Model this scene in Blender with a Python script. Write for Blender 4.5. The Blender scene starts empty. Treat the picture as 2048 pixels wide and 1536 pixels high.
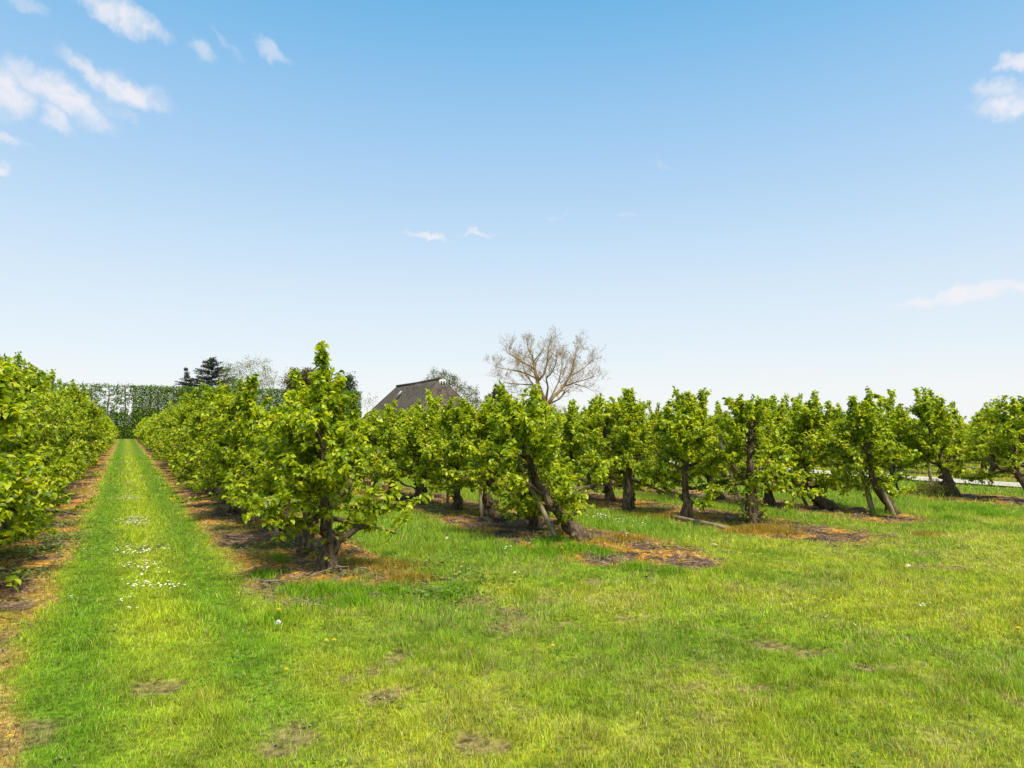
import bpy, math, random
import numpy as np
from mathutils import Vector
R = math.radians
scene = bpy.context.scene

# ------------------------------------------------------------------ camera
CAM_H, YAW, PITCH, FPX = 1.7, R(29.7), R(3.55), 1356.0      # FPX: focal length in pixels of a 2048 wide frame
cam_d = bpy.data.cameras.new('camera'); cam = bpy.data.objects.new('camera', cam_d)
scene.collection.objects.link(cam)
cam.location = (0, 0, CAM_H); cam.rotation_euler = (math.pi/2+PITCH, 0, -YAW)
cam_d.lens = FPX/2048*36; cam_d.sensor_width = 36; cam_d.clip_end = 6000; cam_d.clip_start = 0.05
scene.camera = cam
FWD = np.array([math.sin(YAW)*math.cos(PITCH), math.cos(YAW)*math.cos(PITCH), math.sin(PITCH)])
RGT = np.array([math.cos(YAW), -math.sin(YAW), 0.0])
UPV = np.cross(RGT, FWD)
def ray(px, py):
    return FWD + RGT*(px-1024)/FPX + UPV*(768-py)/FPX
def gp(px, py, z=0.0):                       # the ground point seen at a pixel
    d = ray(px, py); t = (z-CAM_H)/d[2]
    return float(d[0]*t), float(d[1]*t)
def dp(px, py, depth):                       # the point at a pixel and a depth
    return np.array([0, 0, CAM_H]) + ray(px, py)*depth

# ------------------------------------------------------------------ sun, sky, exposure
SUN_EL, SUN_AZ = R(57), R(176)               # azimuth clockwise from +Y
sun_d = bpy.data.lights.new('sun', 'SUN'); sun = bpy.data.objects.new('sun', sun_d)
scene.collection.objects.link(sun)
sun_d.energy = 3.0; sun_d.angle = R(12); sun_d.color = (1.0, 0.91, 0.77)
sv = Vector((math.sin(SUN_AZ)*math.cos(SUN_EL), math.cos(SUN_AZ)*math.cos(SUN_EL), math.sin(SUN_EL)))
sun.rotation_euler = sv.to_track_quat('Z', 'Y').to_euler(); sun.location = (20, -20, 30)
EXPO = 1.05
scene.view_settings.view_transform = 'Standard'; scene.view_settings.look = 'None'
scene.view_settings.exposure = EXPO; scene.view_settings.gamma = 1
try: scene.view_settings.use_curve_mapping = False
except Exception: pass

world = bpy.data.worlds.new('World'); scene.world = world; world.use_nodes = True
wt = world.node_tree; wt.nodes.clear()
def wn(t, **k):
    n = wt.nodes.new(t)
    for a, b in k.items(): setattr(n, a, b)
    return n
def wm(op, a, b=None, c=None, clamp=False):
    n = wn('ShaderNodeMath', operation=op, use_clamp=clamp)
    for i, v in enumerate((a, b, c)):
        if v is None: continue
        if isinstance(v, (int, float)): n.inputs[i].default_value = v
        else: wt.links.new(v, n.inputs[i])
    return n.outputs[0]
tc = wn('ShaderNodeTexCoord')
sx = wn('ShaderNodeSeparateXYZ'); wt.links.new(tc.outputs['Generated'], sx.inputs[0])
el = wm('ARCSINE', sx.outputs[2]); az = wm('ARCTAN2', sx.outputs[0], sx.outputs[1])
K = 1/2**EXPO
def lin(c): return tuple(((v/255+0.055)/1.055)**2.4 if v/255 > 0.04045 else v/255/12.92 for v in c)
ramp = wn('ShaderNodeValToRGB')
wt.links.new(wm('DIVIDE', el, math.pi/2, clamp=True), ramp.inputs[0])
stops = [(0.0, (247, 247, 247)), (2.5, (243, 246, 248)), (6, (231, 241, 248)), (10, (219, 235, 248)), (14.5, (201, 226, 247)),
         (19, (181, 215, 245)), (24, (160, 204, 242)), (29, (135, 193, 237)), (33.5, (110, 182, 231)), (48, (150, 200, 238)), (90, (226, 232, 240))]  # overhead stops, out of view, are brightened to add ambient fill light
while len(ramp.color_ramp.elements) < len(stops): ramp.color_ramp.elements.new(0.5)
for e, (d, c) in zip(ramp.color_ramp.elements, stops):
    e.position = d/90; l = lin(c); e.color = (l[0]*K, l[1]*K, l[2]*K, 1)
sky = wn('ShaderNodeTexSky', sky_type='NISHITA'); sky.sun_disc = False
sky.sun_elevation = SUN_EL; sky.sun_rotation = SUN_AZ
sc_ = wn('ShaderNodeVectorMath', operation='SCALE'); wt.links.new(sky.outputs[0], sc_.inputs[0]); sc_.inputs['Scale'].default_value = 0.10
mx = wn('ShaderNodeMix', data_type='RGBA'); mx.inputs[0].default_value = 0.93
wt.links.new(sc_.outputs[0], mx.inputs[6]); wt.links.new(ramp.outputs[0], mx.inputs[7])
# clouds: noise-torn ellipses at fixed directions of the sky
cv = wn('ShaderNodeCombineXYZ'); wt.links.new(az, cv.inputs[0]); wt.links.new(el, cv.inputs[1])
nz = wn('ShaderNodeTexNoise'); nz.inputs['Scale'].default_value = 22; nz.inputs['Detail'].default_value = 7; nz.inputs['Roughness'].default_value = 0.62
wt.links.new(cv.outputs[0], nz.inputs['Vector'])
nv = wn('ShaderNodeVectorMath', operation='SUBTRACT'); wt.links.new(nz.outputs['Color'], nv.inputs[0]); nv.inputs[1].default_value = (.5, .5, .5)
nv2 = wn('ShaderNodeVectorMath', operation='SCALE'); wt.links.new(nv.outputs[0], nv2.inputs[0]); nv2.inputs['Scale'].default_value = 0.055
pv = wn('ShaderNodeVectorMath', operation='ADD'); wt.links.new(cv.outputs[0], pv.inputs[0]); wt.links.new(nv2.outputs[0], pv.inputs[1])
clouds = [(205, 5, 75, 20, 22, .9), (262, 38, 60, 22, 18, 1.0), (398, 105, 26, 15, 20, .5), (548, 105, 36, 14, 25, .5), (455, 90, 34, 8, 40, .3),
          (190, 155, 55, 18, 22, .8), (255, 185, 66, 26, 10, 1.0), (60, 160, 46, 24, 35, .9), (130, 200, 74, 26, 22, 1.0), (8, 180, 38, 42, 60, 1.0),
          (112, 238, 34, 16, 30, .8), (20, 276, 22, 10, 20, .6), (2, 346, 18, 12, 0, .8), (45, 5, 36, 12, 15, .5), (230, 222, 40, 12, 20, .3),
          (855, 471, 40, 9, 0, 1.0), (953, 469, 38, 7, 0, .9), (1885, 600, 80, 9, -4, .9), (1960, 588, 95, 16, -6, 1.0), (2060, 575, 60, 14, 0, .9),
          (1995, 172, 34, 14, 10, .7), (2020, 200, 48, 22, 5, 1.0), (2040, 120, 34, 14, 10, .9), (1560, 735, 90, 12, 4, .35), (1960, 748, 110, 12, 3, .35), (1325, 330, 20, 8, 40, .15), (1380, 716, 50, 6, 4, .2), (1110, 433, 26, 5, 0, .2), (1250, 431, 24, 4, 0, .2)]
acc = None
for (cx, cy, a, b, tilt, s) in clouds:
    d = ray(cx, cy); d = d/np.linalg.norm(d)
    caz, cel = math.atan2(d[0], d[1]), math.asin(d[2])
    m = wn('ShaderNodeVectorMath', operation='SUBTRACT'); wt.links.new(pv.outputs[0], m.inputs[0]); m.inputs[1].default_value = (caz, cel, 0)
    r_ = wn('ShaderNodeVectorRotate', rotation_type='Z_AXIS'); wt.links.new(m.outputs[0], r_.inputs['Vector']); r_.inputs['Angle'].default_value = R(tilt)
    # image downwards is -elevation, so a cloud that falls to the right is turned back by its tilt
    mm = wn('ShaderNodeVectorMath', operation='MULTIPLY'); wt.links.new(r_.outputs[0], mm.inputs[0]); mm.inputs[1].default_value = (FPX/a/.92, FPX/b/.85, 0)
    ln = wn('ShaderNodeVectorMath', operation='LENGTH'); wt.links.new(mm.outputs[0], ln.inputs[0])
    f = wn('ShaderNodeMapRange', interpolation_type='SMOOTHSTEP'); wt.links.new(ln.outputs['Value'], f.inputs[0])
    for i, v in zip((1, 2, 3, 4), (0.25, 1.45, s, 0)): f.inputs[i].default_value = v
    acc = f.outputs[0] if acc is None else wm('MAXIMUM', acc, f.outputs[0])
nz2 = wn('ShaderNodeTexNoise'); nz2.inputs['Scale'].default_value = 30; nz2.inputs['Detail'].default_value = 6; wt.links.new(pv.outputs[0], nz2.inputs['Vector'])
mr = wn('ShaderNodeMapRange'); wt.links.new(nz2.outputs[0], mr.inputs[0])
for i, v in zip((1, 2, 3, 4), (0.32, 0.55, 0.45, 1.0)): mr.inputs[i].default_value = v
cf = wm('MULTIPLY', wm('MULTIPLY', acc, mr.outputs[0]), 0.85, clamp=True)
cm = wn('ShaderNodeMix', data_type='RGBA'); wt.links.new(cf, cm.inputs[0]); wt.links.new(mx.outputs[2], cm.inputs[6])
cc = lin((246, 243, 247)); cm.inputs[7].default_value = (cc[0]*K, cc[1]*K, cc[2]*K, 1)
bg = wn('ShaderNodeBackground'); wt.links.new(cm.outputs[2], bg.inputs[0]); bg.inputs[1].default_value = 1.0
wo = wn('ShaderNodeOutputWorld'); wt.links.new(bg.outputs[0], wo.inputs[0])

# ------------------------------------------------------------------ helpers
col = bpy.data.collections.new('place'); scene.collection.children.link(col)
def tag(o, label=None, cat=None, group=None, kind=None):
    if label: o['label'] = label
    if cat: o['category'] = cat
    if group: o['group'] = group
    if kind: o['kind'] = kind
    return o
def empty(name, loc, rz=0):
    o = bpy.data.objects.new(name, None); col.objects.link(o); o.location = loc; o.rotation_euler = (0, 0, rz)
    o.empty_display_size = 0.2; return o
def link(name, me, parent=None, loc=(0, 0, 0)):
    o = bpy.data.objects.new(name, me); col.objects.link(o); o.location = loc
    if parent: o.parent = parent
    return o
def mesh_np(name, V, loops, sizes, mats, colr=None, mat_idx=None, smooth=False):
    me = bpy.data.meshes.new(name)
    V = np.asarray(V, dtype=np.float32).reshape(-1, 3); loops = np.asarray(loops, dtype=np.int32).ravel(); sizes = np.asarray(sizes, dtype=np.int32)
    me.vertices.add(len(V)); me.vertices.foreach_set('co', V.ravel())
    me.loops.add(len(loops)); me.loops.foreach_set('vertex_index', loops)
    me.polygons.add(len(sizes)); st = np.zeros(len(sizes), np.int32); st[1:] = np.cumsum(sizes)[:-1]
    me.polygons.foreach_set('loop_start', st); me.polygons.foreach_set('loop_total', sizes)
    if mat_idx is not None: me.polygons.foreach_set('material_index', np.asarray(mat_idx, dtype=np.int32))
    if smooth: me.polygons.foreach_set('use_smooth', np.ones(len(sizes), dtype=bool))
    if colr is not None:
        a = me.color_attributes.new('Col', 'FLOAT_COLOR', 'POINT')
        c = np.ones((len(V), 4), np.float32); c[:, :3] = colr; a.data.foreach_set('color', c.ravel())
    me.update(calc_edges=True)
    for m in (mats if isinstance(mats, (list, tuple)) else [mats]): me.materials.append(m)
    return me
# value noise
_perm = np.random.RandomState(7).rand(512, 512)
def vnoise(x, y, s=0):
    x = np.asarray(x, float)+s*17.31+1000; y = np.asarray(y, float)+s*9.7+1000
    xi = np.floor(x).astype(int); yi = np.floor(y).astype(int); fx = x-xi; fy = y-yi
    fx = fx*fx*(3-2*fx); fy = fy*fy*(3-2*fy)
    a = _perm[xi % 512, yi % 512]; b = _perm[(xi+1) % 512, yi % 512]; c = _perm[xi % 512, (yi+1) % 512]; d = _perm[(xi+1) % 512, (yi+1) % 512]
    return (a*(1-fx)+b*fx)*(1-fy)+(c*(1-fx)+d*fx)*fy
def fbm(x, y, s=0, o=4):
    t = 0; a = 0.5; n = 0
    for i in range(o):
        t = t+a*vnoise(x*2**i, y*2**i, s+i*3); n += a; a *= 0.5
    return t/n
def sst(a, b, x): t = np.clip((x-a)/(b-a), 0, 1); return t*t*(3-2*t)

class MB:                                   # collects tubes and boxes into one mesh
    def __init__(s): s.v = []; s.l = []; s.n = []; s.c = 0
    def add(s, V, F):
        s.v.append(np.asarray(V, float))
        for f in F: s.l.extend([i+s.c for i in f]); s.n.append(len(f))
        s.c += len(V)
    def tube(s, P, Rr, k=6, rough=0.0, rs=None, cap=True):
        P = np.asarray(P, float); n = len(P); V = np.zeros((n, k, 3))
        T = np.gradient(P, axis=0); T /= np.linalg.norm(T, axis=1)[:, None]+1e-9
        ref = np.array([0, 0, 1.0]) if abs(T[0][2]) < .8 else np.array([1.0, 0, 0])
        ang = np.arange(k)*2*math.pi/k
        for i in range(n):
            u = np.cross(T[i], ref); u /= np.linalg.norm(u)+1e-9; w = np.cross(T[i], u); ref = np.cross(u, T[i]) if False else ref
            r = np.full(k, Rr[i])
            if rough and rs is not None: r = r*(1+rough*(rs.rand(k)-.5))
            V[i] = P[i]+np.outer(np.cos(ang)*r, u)+np.outer(np.sin(ang)*r, w)
        F = [(i*k+j, i*k+(j+1) % k, (i+1)*k+(j+1) % k, (i+1)*k+j) for i in range(n-1) for j in range(k)]
        V = V.reshape(-1, 3)
        if cap: F.append(tuple(range((n-1)*k, n*k))); F.append(tuple(range(k-1, -1, -1)))
        s.add(V, F)
    def box(s, c, d, M=None):
        c = np.array(c, float); d = np.array(d, float)/2
        V = np.array([[x, y, z] for x in (-1, 1) for y in (-1, 1) for z in (-1, 1)])*d
        if M is not None: V = V@np.array(M).T
        s.add(V+c, [(0, 1, 3, 2), (4, 6, 7, 5), (0, 4, 5, 1), (2, 3, 7, 6), (0, 2, 6, 4), (1, 5, 7, 3)])
    def mesh(s, name, mat, smooth=True): return mesh_np(name, np.vstack(s.v), s.l, s.n, mat, smooth=smooth)

def nrm(a): return a/(np.linalg.norm(a, axis=-1, keepdims=True)+1e-9)
# leaf templates: (u along, v across, w up)
LEAF8 = (np.array([[0, 0, 0], [.28, -.5, .10], [.3, 0, -.03], [.28, .5, .10], [.66, -.42, .06], [.68, 0, -.07], [.66, .42, .06], [1, 0, -.22]]),
         [(0, 2, 1), (0, 3, 2), (1, 2, 5, 4), (2, 3, 6, 5), (4, 5, 7), (5, 6, 7)])
LEAF4 = (np.array([[0, 0, 0], [.45, -.5, .08], [1, 0, -.15], [.45, .5, .08]]), [(0, 3, 2, 1)])
LEAF5 = (np.array([[0, 0, 0], [.42, -.5, .10], [.5, 0, -.05], [.42, .5, .10], [1, 0, -.2]]), [(0, 2, 1), (0, 3, 2), (1, 2, 4), (2, 3, 4)])
def leaves(P, D, N, L, W, tmpl):
    t, F = tmpl; P = np.asarray(P); D = nrm(np.asarray(D)); N = np.asarray(N)
    S = nrm(np.cross(N, D)); N = np.cross(D, S); n = len(P)
    L = np.broadcast_to(L, (n,)); W = np.broadcast_to(W, (n,))
    V = (P[:, None, :]+D[:, None, :]*(t[None, :, 0:1]*L[:, None, None])+S[:, None, :]*(t[None, :, 1:2]*W[:, None, None])
         + N[:, None, :]*(t[None, :, 2:3]*L[:, None, None])).reshape(-1, 3)
    base = np.array([i for f in F for i in f]); lo = (base[None, :]+(np.arange(n)*len(t))[:, None]).ravel()
    return V, lo, np.tile([len(f) for f in F], n)

# ------------------------------------------------------------------ materials
def mat(name):
    m = bpy.data.materials.new(name); m.use_nodes = True; nt = m.node_tree; nt.nodes.clear()
    out = nt.nodes.new('ShaderNodeOutputMaterial'); return m, nt, out
def leaf_mat(name, cols, transl=0.4, rough=0.42, spec=0.5, tcol=None):
    m, nt, out = mat(name); N = nt.nodes.new; Lk = nt.links.new
    g = N('ShaderNodeNewGeometry'); rp = N('ShaderNodeValToRGB'); Lk(g.outputs['Random Per Island'], rp.inputs[0])
    while len(rp.color_ramp.elements) < len(cols): rp.color_ramp.elements.new(.5)
    for e, (p, c) in zip(rp.color_ramp.elements, cols): e.position = p; e.color = (*c, 1)
    b = N('ShaderNodeBsdfPrincipled'); b.inputs['Roughness'].default_value = rough; b.inputs['Specular IOR Level'].default_value = spec
    Lk(rp.outputs[0], b.inputs['Base Color'])
    t = N('ShaderNodeBsdfTranslucent'); h = N('ShaderNodeMix'); h.data_type = 'RGBA'; h.blend_type = 'MULTIPLY'; h.inputs[0].default_value = 1
    Lk(rp.outputs[0], h.inputs[6]); h.inputs[7].default_value = (*(tcol or (1.7, 1.5, .5)), 1); Lk(h.outputs[2], t.inputs[0])
    mxs = N('ShaderNodeMixShader'); mxs.inputs[0].default_value = transl; Lk(b.outputs[0], mxs.inputs[1]); Lk(t.outputs[0], mxs.inputs[2])
    Lk(mxs.outputs[0], out.inputs[0]); return m
def noise_mat(name, cols, scale=8, rough=.9, bump=.4, stretch=(1, 1, 1), detail=8, bscale=None, spec=.3, coord='Object', bdist=0.02):
    m, nt, out = mat(name); N = nt.nodes.new; Lk = nt.links.new
    tcn = N('ShaderNodeTexCoord'); mp = N('ShaderNodeMapping'); mp.inputs['Scale'].default_value = stretch; Lk(tcn.outputs[coord], mp.inputs[0])
    n = N('ShaderNodeTexNoise'); n.inputs['Scale'].default_value = scale; n.inputs['Detail'].default_value = detail; n.inputs['Roughness'].default_value = .65; Lk(mp.outputs[0], n.inputs['Vector'])
    rp = N('ShaderNodeValToRGB'); Lk(n.outputs[0], rp.inputs[0])
    while len(rp.color_ramp.elements) < len(cols): rp.color_ramp.elements.new(.5)
    for e, (p, c) in zip(rp.color_ramp.elements, cols): e.position = p; e.color = (*c, 1)
    b = N('ShaderNodeBsdfPrincipled'); b.inputs['Roughness'].default_value = rough; b.inputs['Specular IOR Level'].default_value = spec
    Lk(rp.outputs[0], b.inputs['Base Color'])
    n2 = N('ShaderNodeTexNoise'); n2.inputs['Scale'].default_value = bscale or scale*2.5; n2.inputs['Detail'].default_value = 6; Lk(mp.outputs[0], n2.inputs['Vector'])
    bp = N('ShaderNodeBump'); bp.inputs['Strength'].default_value = bump; bp.inputs['Distance'].default_value = bdist; Lk(n2.outputs[0], bp.inputs['Height']); Lk(bp.outputs[0], b.inputs['Normal'])
    Lk(b.outputs[0], out.inputs[0]); return m
M_pear = leaf_mat('pear_leaf', [(0, (.09, .16, .006)), (.3, (.20, .30, .008)), (.65, (.37, .47, .010)), (.92, (.60, .64, .03)), (.985, (.60, .62, .06)), (1.0, (.55, .30, .08))], .5)
M_bark = noise_mat('pear_bark', [(.32, (.022, .014, .009)), (.46, (.085, .056, .034)), (.57, (.17, .12, .075)), (.66, (.15, .15, .05)), (.82, (.34, .29, .21))], 16, bump=1.0, stretch=(1, 1, .3), bscale=26, bdist=.06)
M_stake = noise_mat('weathered_wood', [(.3, (.12, .10, .06)), (.5, (.25, .21, .12)), (.75, (.36, .31, .2))], 9, bump=.4, stretch=(1, 1, .08), bscale=60)
M_twig = noise_mat('dry_twig', [(.3, (.11, .075, .05)), (.6, (.27, .2, .14)), (.8, (.42, .35, .27))], 4, bump=.1)
def colattr_mat(name, rough=.7, transl=0.0, spec=.25):
    m, nt, out = mat(name); N = nt.nodes.new; Lk = nt.links.new
    a = N('ShaderNodeVertexColor'); a.layer_name = 'Col'
    b = N('ShaderNodeBsdfPrincipled'); b.inputs['Roughness'].default_value = rough; b.inputs['Specular IOR Level'].default_value = spec
    Lk(a.outputs[0], b.inputs['Base Color'])
    if transl:
        t = N('ShaderNodeBsdfTranslucent'); Lk(a.outputs[0], t.inputs[0]); x = N('ShaderNodeMixShader'); x.inputs[0].default_value = transl
        Lk(b.outputs[0], x.inputs[1]); Lk(t.outputs[0], x.inputs[2]); Lk(x.outputs[0], out.inputs[0])
    else: Lk(b.outputs[0], out.inputs[0])
    return m
M_blade = colattr_mat('grass_blade', .55, .35)

# ------------------------------------------------------------------ ground colours, all from world position
ROWS = [(-1.66, 1.2, 1.08), (2.10, 6.9, .92), (5.9, 6.2, 1.0), (9.45, 6.2, 1.0), (12.3, 6.9, .9), (17.55, 7.0, 1.0), (25.6, 5, .9), (29.6, 5, .9), (33.6, 5, .9)]
Y_END = 104.0
ROAD_X = (21.2, 22.7)
spots = [(590, 1482, .35), (790, 1310, .2), (1890, 1112, .5), (1860, 1134, .5), (750, 1400, .35), (1545, 1292, .2), (1730, 1335, .25), (1640, 1305, .25), (1500, 1375, .2), (2020, 1400, .2), (300, 1378, .2),
         (1450, 1445, .2), (1085, 1200, .3), (1010, 1215, .3), (1190, 1167, .25), (1120, 1250, .3), (850, 1190, .3), (930, 1195, .4), (780, 1195, .35), (1040, 1240, .4), (1260, 1235, .2), (10, 1490, .4), (700, 1350, .3), (960, 1490, .25)]
spot_w = [(*gp(a, b), r) for a, b, r in spots]
def strip_mask(x, y):
    m = np.zeros_like(x)
    wob0 = (fbm(x*1.3, y*1.3, 3)-.5)*.7+(fbm(x*6, y*6, 5)-.5)*.25
    for X, y0, hw in ROWS:
        wob = wob0*(.5 if X < 3 else 1)
        if X < 0: wob = wob-.16*(1-sst(4, 7, y))
        d = np.abs(x-X)+wob; e = np.hypot(np.maximum(d, 0)/hw, np.maximum(y0+.8-y+wob, 0)/.95)
        m = np.maximum(m, (1-sst(.78, 1.08, e))*(y < Y_END+1))
    return m
def strip_edge(x, y):                        # 1 at the rim of a strip
    m = strip_mask(x, y); return m*(1-m)*4
def bare(x, y):
    m = np.zeros_like(x)
    w = (fbm(x*4, y*4, 11)-.5)
    for X, Y, r in spot_w:
        m = np.maximum(m, 1-sst(.4, 1.0, np.hypot(x-X, (y-Y)*1.2)/r/.78+w*2.8))
    return m
def mixc(a, b, t): return a*(1-t[:, None])+np.array(b)*t[:, None]
def turf(x, y):
    n = len(x); c = np.tile(np.array([.262, .385, .009]), (n, 1))
    big = fbm(x*.35, y*.35, 21); mid = fbm(x*1.3, y*1.3, 31); fine = fbm(x*5, y*5, 41)
    c = mixc(c, (.42, .465, .020), sst(.38, .64, big*.6+mid*.4+.08*sst(0, 6, x)-.04))
    c = mixc(c, (.18, .315, .005), sst(.5, .68, fbm(x*.8, y*.8, 51))*.65)
    c = mixc(c, (.46, .42, .11), sst(.55, .72, fbm(x*11, y*11, 47, 3)*.6+mid*.4)*.7*sst(-.5, 2.5, x))
    # the mown ride beside the left row
    ride = (1-sst(.85, 1.25, np.abs(x-.29)))*sst(1.5, 5, y)
    trk = np.exp(-((np.abs(x-.29)-.55)/.28)**2)
    c = mixc(c, (.42, .50, .010), ride*.75*(1-trk)*sst(3, 8, y)); c = mixc(c, (.17, .33, .003), ride*trk*.8)
    # ranker grass in the lanes and at their mouths
    lane = sst(6.6, 8.2, y)*sst(1.6, 3, x)*(x < 20)
    c = mixc(c, (.20, .35, .008), lane*.65)
    cl = fbm(x*9, y*9, 43, 3)
    return (c*.93+np.array([.004, .0, .010]))*(.72+.30*fine[:, None]+.30*sst(.3, .7, cl)[:, None])
def soil(x, y):
    n = len(x); c = np.tile(np.array([.085, .052, .032]), (n, 1))
    a = fbm(x*2.2, y*2.2, 61); b = fbm(x*7, y*3, 71); cc_ = fbm(x*1.1, y*1.1, 81)
    c = mixc(c, (.19, .125, .075), sst(.45, .62, b)); c = mixc(c, (.025, .018, .013), sst(.5, .7, fbm(x*4, y*4, 91))*.7)
    c = mixc(c, (.46, .23, .03), sst(.47, .60, a)*.75); c = mixc(c, (.16, .17, .015), sst(.55, .68, cc_)*.6)
    return c
def ground_col(x, y):
    s = strip_mask(x, y); e = strip_edge(x, y)
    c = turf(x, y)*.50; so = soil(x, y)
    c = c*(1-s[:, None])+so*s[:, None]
    c = mixc(c, (.42, .27, .085), e*.65*sst(.25, .5, fbm(x*2, y*2, 101)))
    c = mixc(c, (.17, .115, .055), bare(x, y)*.8*(1-s))
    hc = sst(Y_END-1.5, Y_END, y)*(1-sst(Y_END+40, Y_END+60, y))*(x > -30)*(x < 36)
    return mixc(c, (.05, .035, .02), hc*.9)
def ground_h(x, y):
    s = strip_mask(x, y); near = 1-sst(40, 90, np.hypot(x, y))
    h = (fbm(x*.5, y*.5, 111)-.5)*.08+(fbm(x*3, y*3, 121)-.5)*.03*(1-s)+((fbm(x*4.5, y*4.5, 131)-.5)*.11+(fbm(x*16, y*16, 133, 2)-.5)*.05)*s-(.02*bare(x, y))
    return h*near
def axis(segs):
    out = [segs[0][0]]
    for a, b, st in segs:
        k = max(1, round((b-a)/st)); out.extend(list(np.linspace(a, b, k+1)[1:]))
    return np.array(out)
gx = axis([(-3000, -300, 400), (-300, -40, 40), (-40, -8, 2), (-8, -3, .3), (-3, 15, .055), (15, 20, .1), (20, 40, .5), (40, 100, 6), (100, 400, 50), (400, 3000, 500)])
gy = axis([(-600, -40, 120), (-40, 0, 4), (0, 2.5, .3), (2.5, 16, .055), (16, 34, .12), (34, 112, .45), (112, 200, 8), (200, 600, 60), (600, 4000, 500)])
GX, GY = np.meshgrid(gx, gy, indexing='ij'); fx, fy = GX.ravel(), GY.ravel()
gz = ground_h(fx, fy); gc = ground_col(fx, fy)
nx, ny = len(gx), len(gy); ii = np.arange(nx*ny).reshape(nx, ny)
lo = np.stack([ii[:-1, :-1], ii[1:, :-1], ii[1:, 1:], ii[:-1, 1:]], -1).reshape(-1)
M_ground, nt, out = mat('ground_soil_and_turf')
a = nt.nodes.new('ShaderNodeVertexColor'); a.layer_name = 'Col'
b = nt.nodes.new('ShaderNodeBsdfPrincipled'); b.inputs['Roughness'].default_value = .95; b.inputs['Specular IOR Level'].default_value = .15
tcn = nt.nodes.new('ShaderNodeTexCoord'); n1 = nt.nodes.new('ShaderNodeTexNoise'); n1.inputs['Scale'].default_value = 22; n1.inputs['Detail'].default_value = 8
nt.links.new(tcn.outputs['Object'], n1.inputs['Vector'])
r1 = nt.nodes.new('ShaderNodeMapRange'); nt.links.new(n1.outputs[0], r1.inputs[0])
for i, v in zip((1, 2, 3, 4), (.32, .68, .35, 1.75)): r1.inputs[i].default_value = v
ms = nt.nodes.new('ShaderNodeVectorMath'); ms.operation = 'SCALE'; nt.links.new(a.outputs[0], ms.inputs[0]); nt.links.new(r1.outputs[0], ms.inputs['Scale'])
nt.links.new(ms.outputs[0], b.inputs['Base Color'])
bp = nt.nodes.new('ShaderNodeBump'); bp.inputs['Strength'].default_value = .8; bp.inputs['Distance'].default_value = .04; nt.links.new(n1.outputs[0], bp.inputs['Height']); nt.links.new(bp.outputs[0], b.inputs['Normal'])
nt.links.new(b.outputs[0], out.inputs[0])
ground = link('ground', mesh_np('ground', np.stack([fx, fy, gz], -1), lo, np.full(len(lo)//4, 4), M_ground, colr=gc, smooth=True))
tag(ground, kind='structure')
def gh(x, y): return float(ground_h(np.array([x]), np.array([y]))[0])

# gravel road to the farm
M_road = noise_mat('pale_gravel', [(.3, (.34, .29, .24)), (.5, (.46, .40, .34)), (.7, (.56, .50, .43))], 3, bump=.5, bscale=40)
ry = axis([(-20, 120, 1.0)]); rv = []; rl = []
for i, y in enumerate(ry):
    w = (float(fbm(np.array([y*.4]), np.array([0.]), 7)[0])-.5)*.3
    for j, x in enumerate((ROAD_X[0]+w, ROAD_X[0]+.25+w, 21.95, ROAD_X[1]-.25-w*.6, ROAD_X[1]-w*.6)):
        rv.append((x, y, .045+(0.03 if 0 < j < 4 else 0)))
for i in range(len(ry)-1):
    for j in range(4): rl.extend([i*5+j, i*5+j+1, (i+1)*5+j+1, (i+1)*5+j])
tag(link('road', mesh_np('road', rv, rl, np.full(len(rl)//4, 4), M_road, smooth=True)), kind='structure')

# ------------------------------------------------------------------ grass blades
rs = np.random.RandomState(11)
def sector(n, r0, r1, power=1.0, a0=-50, a1=48):
    u = rs.rand(n); r = (r0**2+(r1**2-r0**2)*u)**.5 if power == 1 else r0+(r1-r0)*u**power
    a = YAW+np.radians(a0+(a1-a0)*rs.rand(n)); return r*np.sin(a), r*np.cos(a)
def blades(x, y, h, w, c, seg2):
    n = len(x); z = ground_h(x, y)-.004; a = rs.rand(n)*2*math.pi; b = rs.rand(n)*2*math.pi; lean = (.15+.75*rs.rand(n)**1.2)*h
    dx, dy = np.cos(a), np.sin(a); sxv, syv = np.cos(b), np.sin(b)
    B = np.stack([x, y, z], -1); S = np.stack([sxv*w, syv*w, 0*w], -1)/2
    T = B+np.stack([dx*lean, dy*lean, h], -1)
    cols = c*(.5+1.0*rs.rand(n))[:, None]*(1+(rs.rand(n, 3)-.5)*np.array([.35, .1, .2]))
    if seg2:
        Mid = B+np.stack([dx*lean*.3, dy*lean*.3, h*.6], -1)
        V = np.stack([B-S, B+S, Mid+S*.7, Mid-S*.7, T], 1); base = np.array([0, 1, 2, 3, 3, 2, 4]); sz = [4, 3]; k = 5
    else:
        V = np.stack([B-S, B+S, T], 1); base = np.array([0, 1, 2]); sz = [3]; k = 3
    lo = (base[None]+(np.arange(n)*k)[:, None]).ravel()
    return V.reshape(-1, 3), lo, np.tile(sz, n), np.repeat(cols, k, 0)
def join(parts):
    V, Lo, Sz, C = [], [], [], []; o = 0
    for v, l, s, c in parts: V.append(v); Lo.append(l+o); Sz.append(s); C.append(c); o += len(v)
    return np.vstack(V), np.concatenate(Lo), np.concatenate(Sz), np.vstack(C)
parts = []
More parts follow.
